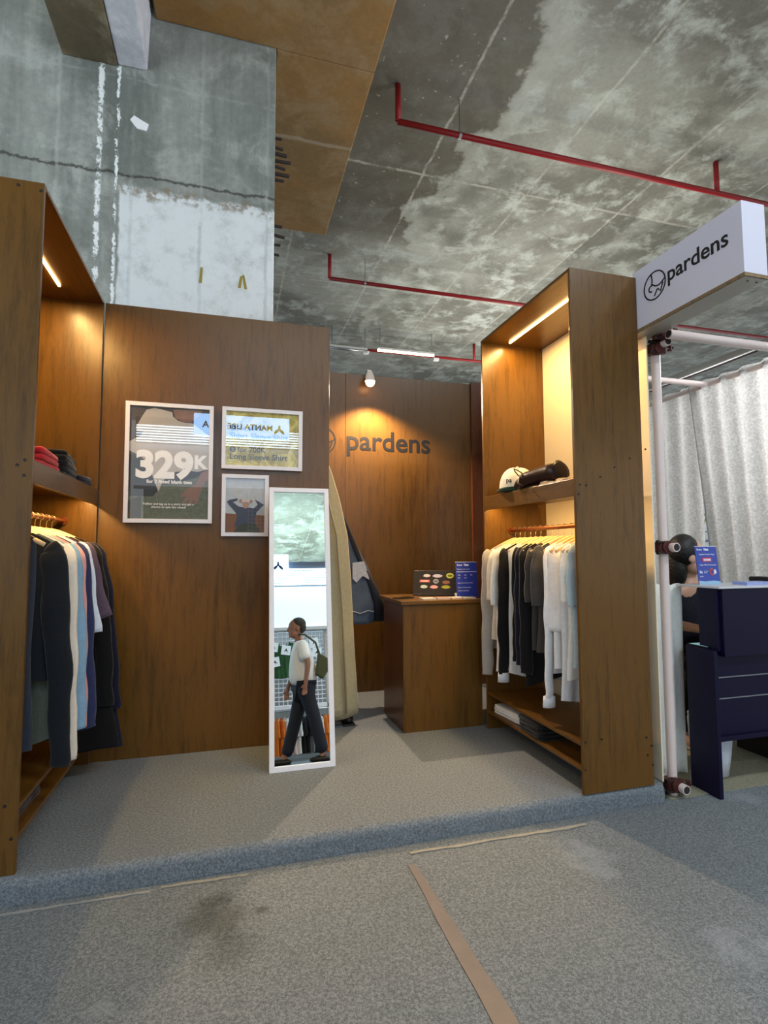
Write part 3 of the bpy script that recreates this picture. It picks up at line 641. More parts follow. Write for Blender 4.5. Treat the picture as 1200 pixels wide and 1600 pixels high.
A('cap', [(.4, .575), (.43, .61), (.6, .61), (.63, .575), (.58, .56), (.44, .56)], (214, 200, 190), -.0082)
# ------------------------------------------------------------------ mirror
TH = math.radians(9.6)
r = empty('leaning_mirror', (.402, 3.042, 0), 'tall white framed mirror leaning back on the platform under the posters', 'mirror')
r.rotation_euler = (-TH, 0, 0)
wm, hm, fm, dm = .362, 1.60, .028, .022
mb = MB(); o = [(-wm/2, 0), (wm/2, 0), (wm/2, hm), (-wm/2, hm)]; i_ = [(-wm/2+fm, fm), (wm/2-fm, fm), (wm/2-fm, hm-fm), (-wm/2+fm, hm-fm)]
for k in range(4): mb.prism([o[k], o[(k+1) % 4], i_[(k+1) % 4], i_[k]], dm, 'y', 0)
obj('frame', mb, WHITE, r, world=False, bevel=.002)
obj('mirror_glass', MB().box((-wm/2+fm-.003, .010, fm-.003), (wm/2-fm+.003, .016, hm-fm+.003)), MIRR, r, world=False)
obj('back_board', MB().box((-wm/2+.01, .0165, .01), (wm/2-.01, .0215, hm-.01)), plain('hardboard', (90, 70, 52), .8), r, world=False)
obj('rear_strut', MB().add([(-.02, .022, 1.25), (.02, .022, 1.25), (.02, .032, 1.25), (-.02, .032, 1.25), (-.02, .40, .07), (.02, .40, .07), (.02, .41, .07), (-.02, .41, .07)], [(0, 1, 2, 3), (4, 7, 6, 5), (0, 4, 5, 1), (1, 5, 6, 2), (2, 6, 7, 3), (3, 7, 4, 0)]), WHITE, r, world=False)
# ------------------------------------------------------------------ coats behind the partition
rail('clothes_rail', .50, 2.02, 3.527, 4.40, 'short clothes rail hidden behind the partition wall edge', METAL)
def drape(name, loc, m, label, cat, prof, t=.07, seed=1, nz=26, nu=28, waves=5):
    """hanging cloth volume: prof = [(z, x_left, x_right)] relative, z descending"""
    rnd = random.Random(seed); r = empty(name, loc, label, cat); V = []; F = []; ph = rnd.uniform(0, 6)
    for j in range(nz+1):
        v = j/nz*(len(prof)-1); i = min(int(v), len(prof)-2); f = v-i; f = f*f*(3-2*f) if False else f
        z, xl, xr = [prof[i][q]*(1-f)+prof[i+1][q]*f for q in range(3)]
        for k in range(nu):
            a = 2*PI*k/nu; q = j/nz
            rad = 1+.10*math.sin(waves*a+ph+1.5*q)*min(1, q*2)
            V.append(((xl+xr)/2+(xr-xl)/2*math.cos(a)*(1+.03*math.sin(waves*a+ph)), t*math.sin(a)*rad*(.4+.6*q), z+.01*math.sin(3*a+ph)*q))
    for j in range(nz):
        for k in range(nu):
            k2 = (k+1) % nu; F.append((j*nu+k, j*nu+k2, (j+1)*nu+k2, (j+1)*nu+k))
    F.append(tuple(range(nu))); F.append(tuple(nz*nu+k for k in range(nu-1, -1, -1)))
    obj('body', MB().add(V, F), m, r, smooth=True, world=False); return r
r = drape('long_coat', (.50, 3.72, 2.0), cloth('khaki_cream', (172, 163, 132)), 'long cream coat hanging beside the partition edge, right of the mirror', 'coat',
    [(-.05, -.03, .05), (-.12, -.10, .115), (-.25, -.16, .17), (-.45, -.18, .23), (-.70, -.19, .285), (-1.0, -.2, .31), (-1.5, -.2, .335), (-1.93, -.2, .365)], .075, 3, 40, 40, 7)
obj('hanger_hook', MB().tube([(0, 0, -.06), (0, 0, .0), (.012, 0, .022), (0, 0, .032)], .003, 6), METAL, r, world=False)
obj('placket', MB().tube([(.10, -.07, -.3), (.20, -.078, -.7), (.24, -.082, -1.2), (.27, -.084, -1.9)], .008, 8), cloth('khaki_cream', (172, 163, 132)), r, smooth=True, world=False)
obj('shoe_shadow_hem', MB().tube([(-.1, .02, -1.93), (.15, .02, -1.955), (.30, .02, -1.94)], .02, 8), cloth('jet', (10, 10, 12)), r, smooth=True, world=False) if False else None
r = empty('dark_boot', (.80, 3.80, 0), 'black boot standing under the hem of the cream coat', 'boot')
obj('upper', MB().tube([(.80, 3.83, .03), (.80, 3.83, .09), (.80, 3.84, .14)], [.045, .04, .042], 14), BLACK, r, smooth=True)
obj('toe', MB().ball((.80, 3.77, .035), (.042, .085, .032)), BLACK, r, smooth=True)
obj('sole', MB().box((.757, 3.685, 0), (.843, 3.88, .012)), BLACK, r, bevel=.004)
DEN = plain('washed_denim', (74, 88, 108), .85, bscale=14, var=.35, bump=.3); DEND = plain('dark_denim', (24, 28, 42), .85, bscale=20, var=.3, bump=.3)
r = drape('denim_skirt', (.88, 4.10, 1.9), DEN, 'frayed washed denim bag hanging behind the cream coat', 'denim garment',
    [(-.62, -.02, .04), (-.72, -.04, .09), (-.85, -.06, .16), (-1.0, -.07, .20), (-1.14, -.07, .235), (-1.26, -.06, .215)], .055, 9, 20, 30, 8)
r.name = 'denim_bag'; r['category'] = 'bag'
obj('strap', MB().tube([(-.38, 0, .135), (-.25, -.02, -.02), (-.05, -.02, -.45), (.06, -.03, -.72), (.13, -.03, -.9)], [.008, .010, .015, .02, .012], 8), DEND, r, smooth=True, world=False)
obj('frayed_patch', MB().prism([(.02, -.80), (.11, -.79), (.135, -.86), (.15, -.93), (.10, -.90), (.05, -.95), (.02, -.92)], .006, 'y', -.062), plain('frayed_white_denim', (186, 190, 200), .9, bscale=60, var=.3), r, world=False)
obj('side_panel', MB().tube([(.13, -.01, -.86), (.19, -.01, -1.0), (.235, -.01, -1.12), (.24, -.01, -1.25)], [.02, .035, .045, .05], 12, ry=.055), DEND, r, smooth=True, world=False)
obj('hem_fray', MB().tube([(-.04, -.055, -1.18), (.02, -.06, -1.165), (.08, -.06, -1.185), (.14, -.06, -1.165), (.19, -.05, -1.175)], .004, 6), plain('frayed_white_denim'if False else 'fray_thread', (190, 194, 204), .9), r, world=False)
# ------------------------------------------------------------------ spot lamp above the back wall
r = empty('spot_lamp', (1.137, 4.47, 2.66), 'small round spot lamp clipped to the top of the back wall', 'lamp')
obj('clip', MB().box((1.12, 4.45, 2.66), (1.155, 4.56, 2.76)), METAL, r, bevel=.003)
obj('lamp_shade', MB().tube([(1.137, 4.44, 2.74), (1.137, 4.43, 2.70), (1.137, 4.42, 2.655), (1.137, 4.42, 2.648)], [.022, .036, .044, .045], 20, cap=False), plain('frosted_shade', (236, 220, 205), .4), r, smooth=True)
obj('bulb', MB().ball((1.137, 4.415, 2.640), .040), plain('bulb_glow', (255, 206, 160), .4, emis=9), r, smooth=True)
l = bpy.data.lights.new('spot_lamp_light', 'SPOT'); l.energy = 205; l.color = (1, .72, .47); l.spot_size = math.radians(142); l.spot_blend = .5; l.shadow_soft_size = .025
lo = bpy.data.objects.new('spot_lamp_light', l); COL.objects.link(lo); lo.location = (1.15, 4.37, 2.585)
lo.rotation_euler = (Vector((0, -.42, -1))).to_track_quat('-Z', 'Y').to_euler()
# ------------------------------------------------------------------ counter
r = empty('shop_counter', (1.4, 3.65, 0), 'brown plywood sales counter with a laptop on it', 'counter')
CX0, CX1, CY0, CY1 = 1.111, 1.678, 3.447, 3.916
obj('front_panel', MB().box((CX0, CY0, 0), (CX1, CY0+T, .832)), WOOD, r, bevel=.0015)
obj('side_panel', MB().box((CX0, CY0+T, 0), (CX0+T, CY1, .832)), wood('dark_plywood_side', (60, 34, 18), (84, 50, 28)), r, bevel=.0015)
obj('side_panel', MB().box((CX1-T, CY0+T, 0), (CX1, CY1, .832)), WOOD, r, bevel=.0015)
obj('inner_shelf', MB().box((CX0+T, CY0+T, .42), (CX1-T, CY1, .438)), WOODH, r)
obj('worktop', MB().box((CX0-.02, CY0-.02, .832), (CX1, CY1+.06, .858)), WOODH, r, bevel=.003)
ZT = .858
# laptop: lid back faces the camera
r = empty('laptop', (1.475, 3.74, ZT), 'open dark laptop seen from behind with nine stickers on its lid', 'laptop')
LW = .37
DK = plain('laptop_grey', (62, 58, 56), .35, .6)
def LL(x, y, z): return (x, y, z)
obj('base', MB().box((-LW/2, .0, 0), (LW/2, .23, .014)), DK, r, world=False, bevel=.003)
lid = obj('lid', MB().box((-LW/2, 0, .004), (LW/2, .007, .205)), DK, r, world=False, bevel=.003)
lid.rotation_euler = (math.radians(-30), 0, 0); lid.location = (0, .0, .006)
obj('hinge', MB().tube([(-.13, .004, .008), (.13, .004, .008)], .006, 8), BLACK, r, world=False)
r.rotation_euler = (0, 0, math.radians(-24))
stk = [(-.085, .16, .026, .013, (208, 196, 190)), (-.005, .158, .036, .014, (196, 186, 200)), (.088, .16, .028, .022, (206, 206, 70)), (-.10, .115, .038, .011, (200, 90, 84)), (-.016, .113, .021, .019, (150, 156, 160)), (.06, .105, .028, .014, (150, 92, 70)), (-.105, .068, .026, .014, (186, 196, 180)), (-.03, .066, .029, .014, (222, 160, 158)), (.058, .066, .032, .014, (176, 168, 40))]
for k, (x, z, a, b_, rgb) in enumerate(stk):
    n = 4 if k == 3 else 16
    poly = [(x+a*math.cos(2*PI*q/n)*(1+.15*math.sin(q*2.3+k) if k not in (2, 3, 4) else 1), z+b_*math.sin(2*PI*q/n)) for q in range(n)] if n > 4 else [(x-a, z-b_), (x+a, z-b_), (x+a, z+b_), (x-a, z+b_)]
    s_ = obj('sticker', MB().prism(poly, -.0008, 'y', -.0001), plain('sticker_%d' % k, rgb, .5), lid, world=False)
    if k in (2, 3, 4): obj('sticker_motif', MB().prism([(x+(p[0]-x)*.7, z+(p[1]-z)*.45) for p in poly], -.0006, 'y', -.001), plain('motif_%d' % k, [(96, 110, 30), (230, 200, 190), (100, 104, 110)][k-2], .5), s_, world=False)
r = empty('mobile_phone', (1.17, 3.62, ZT), 'black mobile phone lying at the left corner of the counter', 'phone')
obj('case', MB().box((-.036, -.07, 0), (.036, .07, .009)), BLACK, r, world=False, bevel=.003); obj('screen', MB().box((-.033, -.066, .009), (.033, .066, .0096)), plain('dark_glass', (14, 16, 20), .08), r, world=False)
r.rotation_euler = (0, 0, -1.2)
for k, (x, y, a, b_, rgb, lab, rz) in enumerate([(1.31, 3.52, .05, .03, (232, 230, 228), 'white card pile in front of the laptop, leftmost', .1), (1.425, 3.525, .045, .03, (190, 150, 152), 'dusty pink card pile in front of the laptop', -.2), (1.52, 3.52, .048, .026, (222, 214, 200), 'cream card pile in front of the laptop, near the blue sign', .15), (1.605, 3.50, .045, .024, (214, 206, 160), 'pale yellow card pile at the foot of the blue sign', -.05)]):
    r = empty('card_pile', (x, y, ZT), lab, 'cards', 'card piles on the counter'); r.rotation_euler = (0, 0, rz)
    obj('top_card', MB().box((-a, -b_, .008), (a, b_, .0095)), plain('card_%d' % k, rgb, .5), r, world=False)
    obj('lower_cards', MB().box((-a+.004, -b_-.003, 0), (a+.003, b_-.002, .0078)), plain('card_under', (200, 190, 180), .6), r, world=False)
for k, (x, y, s, lab) in enumerate([(1.60, 3.68, .016, 'small white tape roll at the right of the laptop'), (1.57, 3.60, .013, 'tiny white cable clip by the laptop corner')]):
    r = empty('tape_roll', (x, y, ZT), lab, 'tape roll'); obj('roll', MB().tube([(0, 0, .0), (0, 0, s*1.4)], s, 16), WHITE, r, smooth=False, world=False, bevel=.003)
BLUE = plain('sign_blue', (44, 66, 160), .25); 
def price_sign(loc, w, h, rz, label, red):
    r = empty('price_sign', loc, label, 'sign'); r.rotation_euler = (math.radians(-6), 0, rz)
    obj('board', MB().box((-w/2, 0, .0), (w/2, .004, h)), BLUE, r, world=False)
    obj('acrylic_foot', MB().box((-w/2, -.0, 0), (w/2, .07, .004)), plain('acrylic', (200, 215, 225), .1), r, world=False)
    obj('top_edge', MB().box((-w/2, -.001, h), (w/2, .005, h+.003)), WHITE, r, world=False)
    P = plain('sign_white_ink', (225, 230, 245), .5)
    T_ = lambda s, x, z, wd, b=0: text('sign_text', s, .02, P, r, (x*w-w/2, -.0015, z*h), (1, 0, 0), (0, 0, 1), bold=b, width=wd*w, world=False)
    T_('Shopee', .06, .905, .25, .0005); T_('xtra', .37, .905, .2, .0012) if False else T_('Tiket', .38, .90, .24, .0012)
    if red:
        T_('Dapatkan Voucher Hingga', .15, .78, .72, .0003)
        obj('red_label', MB().box((-.22*w, -.001, .60*h), (.22*w, 0, .71*h)), plain('sign_red', (206, 40, 58), .4), r, world=False)
        T_('300.000', .33, .625, .34, .0014); T_('dengan 100% s/d 10 transaksi', .12, .50, .76, .0002)
        T_('2x', .07, .30, .15, .001); T_('transaksi', .28, .34, .2); T_('bonus', .28, .30, .14); T_('gratis', .07, .2, .16)
        obj('orange_ring', MB().tube([(.15*w+.012*math.cos(a), -.001, .33*h+.018*math.sin(a)) for a in [2*PI*k/16 for k in range(17)]], .003, 6), plain('sign_orange', (224, 100, 60), .4), r, world=False)
        obj('white_motif', MB().prism([(.26*w, .26*h), (.37*w, .3*h), (.34*w, .4*h), (.23*w, .36*h)], .001, 'y', -.001), P, r, world=False)
        obj('pale_ground', MB().prism([(-.5*w, 0), (.5*w, 0), (.5*w, .07*h), (.2*w, .1*h), (-.2*w, .08*h), (-.5*w, .1*h)], .001, 'y', -.001), plain('sign_pale', (150, 186, 214), .4), r, world=False)
    else:
        obj('rule', MB().box((-.47*w, -.001, .72*h), (.47*w, 0, .735*h)), P, r, world=False)
        T_('Dapatkan promo untuk', .05, .79, .6)
        for q, (s, x, z, wd) in enumerate([('10%', .08, .62, .1), ('20%', .38, .62, .1), ('30%', .66, .62, .1), ('OFF', .08, .54, .1), ('OFF', .38, .54, .1), ('syarat dan ketentuan berlaku', .06, .40, .7), ('minimal transaksi berlaku', .06, .27, .6), ('berlaku setiap hari', .06, .18, .5)]): T_(s, x, z, wd)
    return r
ps = at('y', 738, 935, 3.53)
price_sign((1.69-.055, 3.565, ZT), .165, .25, 0, 'blue printed price sign standing on the brown counter next to the laptop', False)
# ------------------------------------------------------------------ goods on the shelves
SH = 1.557
r = empty('baseball_cap', (1.80, 3.13, SH), 'cream cap with black lettering and green brim lying on the right top shelf', 'cap')
CAPM = cloth('cap_cream', (226, 220, 204)); 
V = []; F = []; nu, nv = 28, 9
for j in range(nv+1):
    a = PI/2*j/nv
    for k in range(nu):
        b_ = 2*PI*k/nu; rr = math.cos(a)**.75; f = 1+.03*math.sin(6*b_)
        V.append((.085*rr*math.cos(b_)*f, .10*rr*math.sin(b_)*f, .025+.095*math.sin(a)*(1+.06*math.sin(2*b_+1))))
for j in range(nv):
    for k in range(nu): F.append((j*nu+k, j*nu+(k+1) % nu, (j+1)*nu+(k+1) % nu, (j+1)*nu+k))
crown = obj('crown', MB().add(V, F), CAPM, r, smooth=True, world=False)
obj('button', MB().ball((0, 0, .122), .008), CAPM, crown, smooth=True, world=False)
obj('brim', MB().prism([(.095*math.cos(a)-.0, -.055-.06*max(0, math.sin(a))) for a in [PI*k/12 for k in range(13)]]+[(-.09, -.02), (.09, -.02)], .008, 'z', .008), cloth('cap_green', (34, 66, 50)), r, world=False)
obj('band', MB().tube([(.086*math.cos(2*PI*k/24), .1*math.sin(2*PI*k/24), .02) for k in range(25)], .006, 6), cloth('cap_green', (34, 66, 50)), r, world=False)
text('cap_lettering', 'pardens', .03, BLACK, r, (-.05, -.098, .045), (1, .08, 0), (0, .25, 1), bold=.0006, width=.09, world=False)
r.rotation_euler = (0, 0, -.55); r.scale = (1.35, 1.5, 1.4)
LEA = plain('dark_brown_leather', (46, 24, 20), .35, bscale=18, var=.2, bump=.2)
r = empty('leather_pouch', (1.765, 2.76, SH), 'dark brown leather drawstring pouch lying beside the cream cap', 'pouch')
obj('body', MB().tube([(-.085, .16, .012), (-.08, .145, .03), (-.07, .12, .05), (-.05, .08, .06), (-.02, 0, .07), (.01, -.06, .075), (.02, -.13, .078)], [.03, .035, .045, .05, .055, .064, .068], 18, ry=[.012, .03, .045, .045, .05, .055, .058]), LEA, r, smooth=True, world=False)
obj('opening', MB().tube([(.02, -.128, .078), (.022, -.138, .080)], [.069, .055], 18, ry=[.059, .042]), plain('pouch_lining', (24, 14, 14), .8), r, smooth=True, world=False)
obj('drawstring', MB().tube([(-.10, .12, .08), (-.12, .13, .11), (-.11, .16, .13), (-.08, .16, .12), (-.07, .13, .10), (-.11, .10, .07), (-.13, .08, .03), (-.12, .04, .012)], .004, 6), LEA, r, smooth=True, world=False)
for k, (y, rgb, lab, rz, zz) in enumerate([(2.68, (214, 186, 150), 'flat tan folded pouch in front of the leather pouch on the right top shelf', .25, 0), (2.53, (220, 194, 158), 'flat tan folded pouch nearest the front panel on the right top shelf', -.1, 0)]):
    r = empty('flat_pouch', (1.80, y, SH), lab, 'pouch', 'flat pouches on the top shelf'); r.rotation_euler = (0, 0, rz)
    M_ = cloth('tan_%d' % k, rgb)
    obj('body', MB().prism([(-.10, -.06), (-.08, .07), (.0, .075), (.12, .06), (.13, -.05), (.02, -.07)], .018, 'z', 0), M_, r, world=False, bevel=.006)
    obj('flap', MB().prism([(-.09, .0), (-.075, .065), (.11, .06), (.12, .01), (.02, -.03)], .008, 'z', .0185), M_, r, world=False, bevel=.003)
    obj('cord', MB().tube([(-.04, -.01, .03), (-.0, .02, .034), (.04, .0, .034), (.06, .03, .034), (.09, .02, .032)], .003, 6), plain('cord_white', (236, 230, 214), .6), r, smooth=True, world=False)
r = empty('sunglasses', (1.78, 2.62, SH+.03), 'wire sunglasses lying on the tan folded pouch', 'sunglasses')
for s in (-1, 1): obj('lens', MB().tube([(0, s*.032, .0), (0, s*.032, .004)], .024, 16), plain('lens_tint', (70, 60, 50), .1), r, world=False)
obj('rims', MB().tube([(.025*math.cos(a), .032+.025*math.sin(a), .003) for a in [2*PI*k/16 for k in range(17)]], .0018, 5).tube([(.025*math.cos(a), -.032+.025*math.sin(a), .003) for a in [2*PI*k/16 for k in range(17)]], .0018, 5).tube([(0, -.008, .004), (.004, 0, .006), (0, .008, .004)], .0018, 5), METAL, r, world=False)
for s in (-1, 1): obj('temple', MB().tube([(.0, s*.057, .003), (.06, s*.05, .006), (.11, s*.04, .003)], .0016, 5), METAL, r, world=False)
def folded(name, loc, m, label, a, b_, h, rz=0, layers=3, group=None, cat='folded garment', seed=0):
    rnd = random.Random(seed); r = empty(name, loc, label, cat, group); r.rotation_euler = (0, 0, rz)
    for k in range(layers):
        z0 = h*k/layers; t_ = h/layers; V = []; F = []; n = 24
        for j, (zz, sc) in enumerate(((0, .95), (.25, 1.0), (.75, 1.0), (1, .93))):
            for q in range(n):
                an = 2*PI*q/n; ca, sa = math.cos(an), math.sin(an); e = .25
                x = a*(abs(ca)**e)*(1 if ca > 0 else -1); y = b_*(abs(sa)**e)*(1 if sa > 0 else -1)
                V.append((x*sc+.005*math.sin(3*an+k)+rnd.uniform(-.003, .003), y*sc+.006*math.cos(2*an+k*2), z0+t_*zz*.97+.004*math.sin(2*an+k)*(zz)))
        for j in range(3):
            for q in range(n): F.append((j*n+q, j*n+(q+1) % n, (j+1)*n+(q+1) % n, (j+1)*n+q))
        F.append(tuple(range(n-1, -1, -1))); F.append(tuple(3*n+q for q in range(n)))
        obj('fold', MB().add(V, F), m, r, smooth=True, world=False)
    return r
def heap(name, loc, m, label, prof, cat='folded garment', ry=.05, seed=1):
    r = empty(name, loc, label, cat); P = [Vector(p[:3]) for p in prof]; R1 = [p[3] for p in prof]; R2 = [p[4] for p in prof]
    obj('cloth_roll', MB().tube(P, R1, 16, ry=R2), m, r, smooth=True, world=False); return r
# left top shelf
folded('folded_tshirt', (-.855, 2.66, 1.555), cloth('red', (190, 30, 40)), 'red folded t-shirt on the left top shelf at the front panel', .09, .16, .075, .05, 3, seed=3)
folded('folded_tshirt', (-.87, 3.0, 1.555), cloth('jet', (10, 10, 12)), 'black folded t-shirts piled high on the left top shelf', .10, .17, .12, .1, 5, seed=5)
folded('folded_tshirt', (-.87, 3.29, 1.555), cloth('midnight', (18, 20, 40)), 'navy folded t-shirt at the far end of the left top shelf', .10, .11, .05, -.1, 2, seed=7)
# left low shelf
folded('folded_tshirt', (-.89, 2.62, .136), cloth('plum', (42, 36, 46)), 'dark plum folded garments on the lowest left shelf', .10, .19, .06, 0, 3, seed=8)
# right low shelf
folded('folded_tshirt', (1.80, 3.17, .126), cloth('white_fold', (220, 218, 218)), 'white folded t-shirt on the lowest right shelf', .10, .16, .055, .12, 3, seed=9)
folded('folded_tshirt', (1.79, 2.86, .126), cloth('jet', (10, 10, 12)), 'black folded t-shirts on the lowest right shelf beside the white one', .11, .13, .085, 0, 4, seed=10)
# ------------------------------------------------------------------ projecting sign
r = empty('shop_sign', (2.15, 2.1, 2.37), 'white box shop sign projecting from the top of the right cabinet', 'sign')
SX, SY0, SY1, SZ0, SZ1 = 2.097, 1.720, 2.375, 2.378, 2.70
obj('box', MB().box((SX, SY0, SZ0), (SX+.13, SY1, SZ1)), WPAINT, r, bevel=.002)
obj('wood_base', MB().box((SX-.001, SY0-.001, SZ0-.016), (SX+.131, SY1, SZ0)), wood('raw_ply', (92, 72, 50), (140, 116, 84), .6), r)
obj('underside_board', MB().box((SX+.004, SY0+.004, SZ0-.019), (SX+.127, SY1+.1, SZ0-.0165)), plain('grey_underside', (168, 166, 156), .25), r)
obj('screw', MB().tube([(SX+.05, 1.75, SZ0-.021), (SX+.05, 1.75, SZ0-.018)], .004, 8), plain('dark_screw', (30, 20, 14), .5), r)
obj('screw', MB().tube([(SX+.10, 1.75, SZ0-.021), (SX+.10, 1.75, SZ0-.018)], .004, 8), plain('dark_screw', (30, 20, 14), .5), r)
lc = at('x', 1023, 446, SX)
logo('shop_emblem', (SX-.0002, lc.y, lc.z), .072, (0, -1, 0), (0, 0, 1), BLACK, r, th=.0015, lw=.10)
a = at('x', 1043, 448, SX); b_ = at('x', 1137, 385, SX)
text('shop_name', 'pardens', .1, BLACK, r, (SX-.001, a.y, lc.z-.022), (0, -1, 0), (0, 0, 1), bold=.0012, width=abs(b_.y-a.y), extrude=.0012)
# ------------------------------------------------------------------ poles and clamps (right)
def pipe(name, a, b, rad, label, m=POLE, cat='pole', group=None, hollow=False):
    a, b = Vector(a), Vector(b); r = empty(name, (a+b)/2 if a.z == b.z else (a.x, a.y, min(a.z, b.z)), label, cat, group)
    obj('tube', MB().tube([a, b], rad, 20), m, r, smooth=False)
    d = (b-a).normalized()
    for e, s in ((a, -1), (b, 1)):
        obj('open_end', MB().tube([e+d*s*.0002, e+d*s*.001], rad*.8, 16), plain('tube_inside', (40, 34, 34), .8), r)
    return r
pipe('scaffold_pole', (2.262, 2.41, ZF), (2.262, 2.41, 2.40), .024, 'pinkish white upright scaffold pole right of the cabinet')
pipe('scaffold_pole', (2.44, 2.95, ZF), (2.44, 2.95, 2.62), .022, 'thinner upright scaffold pole directly behind the cabinet edge') if False else pipe('scaffold_pole', (2.215, 2.50, .0), (2.215, 2.50, 2.33), .020, 'pinkish upright pole squeezed behind the right cabinet edge')
pipe('scaffold_pole', (2.24, 2.29, 2.345), (6.0, 2.29, 2.345), .025, 'horizontal white pole running right from the upper clamp')
pipe('scaffold_pole', (2.20, 3.60, 2.60), (3.92, 3.60, 2.60), .024, 'rear horizontal pole between the cabinet and the curtain rail')
for z, k in ((2.395, 'top'), (2.325, 'upper'), (1.205, 'middle'), (-.040, 'bottom')):
    pipe('scaffold_pole', (2.275, 2.33, z), (2.275, 4.4, z), .024, {'top': 'short pole end in the topmost clamp under the white sign', 'upper': 'pole end in the upper clamp just below the topmost one', 'middle': 'pole end in the middle clamp level with the blue sign', 'bottom': 'pole end in the bottom clamp near the floor'}[k]) if k != 'top' else None
def clamp(z, label, y=2.375, x=2.255):
    r = empty('pole_clamp', (x, y, z), label, 'clamp', 'scaffold clamps on the upright pole')
    obj('jaw', MB().tube([(0, -.014, 0), (0, .03, 0)], .036, 18), RUST, r, world=False, bevel=.004)
    obj('jaw', MB().tube([(-.012, .028, -.028), (-.012, .028, .028)], .036, 18), RUST, r, world=False, bevel=.004)
    for s in (-1, 1):
        obj('bolt', MB().tube([(-.055, -.005+s*.0, s*.028), (-.005, -.005, s*.028)], .006, 8), plain('bolt_dark', (60, 50, 46), .4, .8), r, world=False)
        obj('nut', MB().tube([(-.07, -.005, s*.028), (-.055, -.005, s*.028)], .011, 6), plain('bolt_dark', (60, 50, 46), .4, .8), r, world=False)
    obj('swing_bolt', MB().tube([(.02, -.01, .01), (.075, -.02, .002)], .006, 8), plain('bolt_dark', (60, 50, 46), .4, .8), r, world=False)
    obj('wing_nut', MB().tube([(.045, -.015, -.012), (.06, -.018, -.014), (.06, -.018, .024), (.045, -.015, .022)], .008, 8), RUST, r, world=False)
    obj('hinge_lug', MB().box((.018, -.012, -.03), (.038, .014, .03)), RUST, r, world=False, bevel=.004)
clamp(2.365, 'rust brown clamp on the pole directly under the white sign', y=2.33); clamp(2.30, 'rust brown clamp second from the top of the pole')
clamp(1.205, 'rust brown clamp halfway up the pole beside the blue sign'); clamp(-.03, 'rust brown clamp at the foot of the pole')
# ------------------------------------------------------------------ curtains of the neighbour booth
def curtain_mat():
    m, nt, b, out = nodemat('linen_curtain'); g = N(nt, 'ShaderNodeNewGeometry'); n1 = noise(nt, g.outputs['Position'], 60, 6, .7)
    c = mixc(nt, ramp(nt, n1, .35, .68), (204, 203, 200), (236, 235, 233)); nt.links.new(c, b.inputs['Base Color']); b.inputs['Roughness'].default_value = .9
    tl = N(nt, 'ShaderNodeBsdfTranslucent'); nt.links.new(c, tl.inputs['Color']); mx = N(nt, 'ShaderNodeMixShader'); mx.inputs[0].default_value = .55
    nt.links.new(b.outputs[0], mx.inputs[1]); nt.links.new(tl.outputs[0], mx.inputs[2]); nt.links.new(mx.outputs[0], out.inputs[0]); return m
LIN = curtain_mat()
def curtain(name, fn, L, H0, H1, label, n=120, nz=14, per=.14, amp=.03, m=None, shift=None):
    """fn(s)->(x,y) path, normal offset wavy"""
    V = []; F = []; th = .003
    for side in (0, 1):
        for j in range(nz+1):
            v = j/nz
            for i in range(n+1):
                s = L*i/n; s2 = s+(shift(s, v) if shift else 0)
                p, nrm = fn(s2); o_ = amp*math.sin(2*PI*s/per+.6*math.sin(3*s))*(.75+.25*v)+.006*math.sin(31*s+4*v)+side*th
                V.append((p[0]+nrm[0]*o_, p[1]+nrm[1]*o_, H1+(H0-H1)*v+.012*abs(math.sin(PI*s/per))*(1-v)))
    k = (nz+1)*(n+1)
    for sd in range(2):
        for j in range(nz):
            for i in range(n):
                a = sd*k+j*(n+1)+i; F.append((a, a+1, a+n+2, a+n+1))
    for i in range(n):
        a = i; F.append((a, a+1, a+1+k, a+k)); a = nz*(n+1)+i; F.append((a, a+1, a+1+k, a+k))
    for j in range(nz):
        for i in (0, n):
            a = j*(n+1)+i; F.append((a, a+n+1, a+n+1+k, a+k))
    return tag(obj(name, MB().add(V, F), m or LIN, smooth=True), label, 'curtain')
pipe('curtain_rod', (3.905, 1.7, 2.60), (3.905, 4.65, 2.60), .022, 'round pinkish curtain rod along the side of the neighbouring booth', POLE, 'curtain rod')
# near panel, its far edge pulled back so a gap opens towards the floor
curtain('linen_curtain', lambda s: ((3.90, 1.75+s), (1, 0)), 2.02, .02, 2.63, 'large pleated linen curtain at the right edge behind the navy desk', n=220, per=.19, amp=.045,
        shift=lambda s, v: -.26*v*max(0, (s-1.3)/.72)+(0 if v < .0 else 0))
curtain('linen_curtain', lambda s: ((3.93, 3.72+s), (1, 0)), .85, .02, 2.63, 'narrow linen curtain panel left of the gap, behind the upright pole', n=90, per=.2, amp=.022)
r = tag(curtain('hanging_cloth', lambda s: ((2.17+s, 2.58), (0, 1)), .36, ZF+.02, .985, 'low white cloth hanging behind the upright pole beside the desk', n=60, per=.075, amp=.009, m=cloth('draped_white', (238, 238, 232))), None, 'cloth')
curtain('hanging_cloth', lambda s: ((2.185+s, 2.75), (0, 1)), .10, .0, 2.45, 'tall cream cloth strip behind the right cabinet edge', n=30, per=.05, amp=.008, m=cloth('draped_cream', (226, 216, 198)))['category'] = 'cloth'
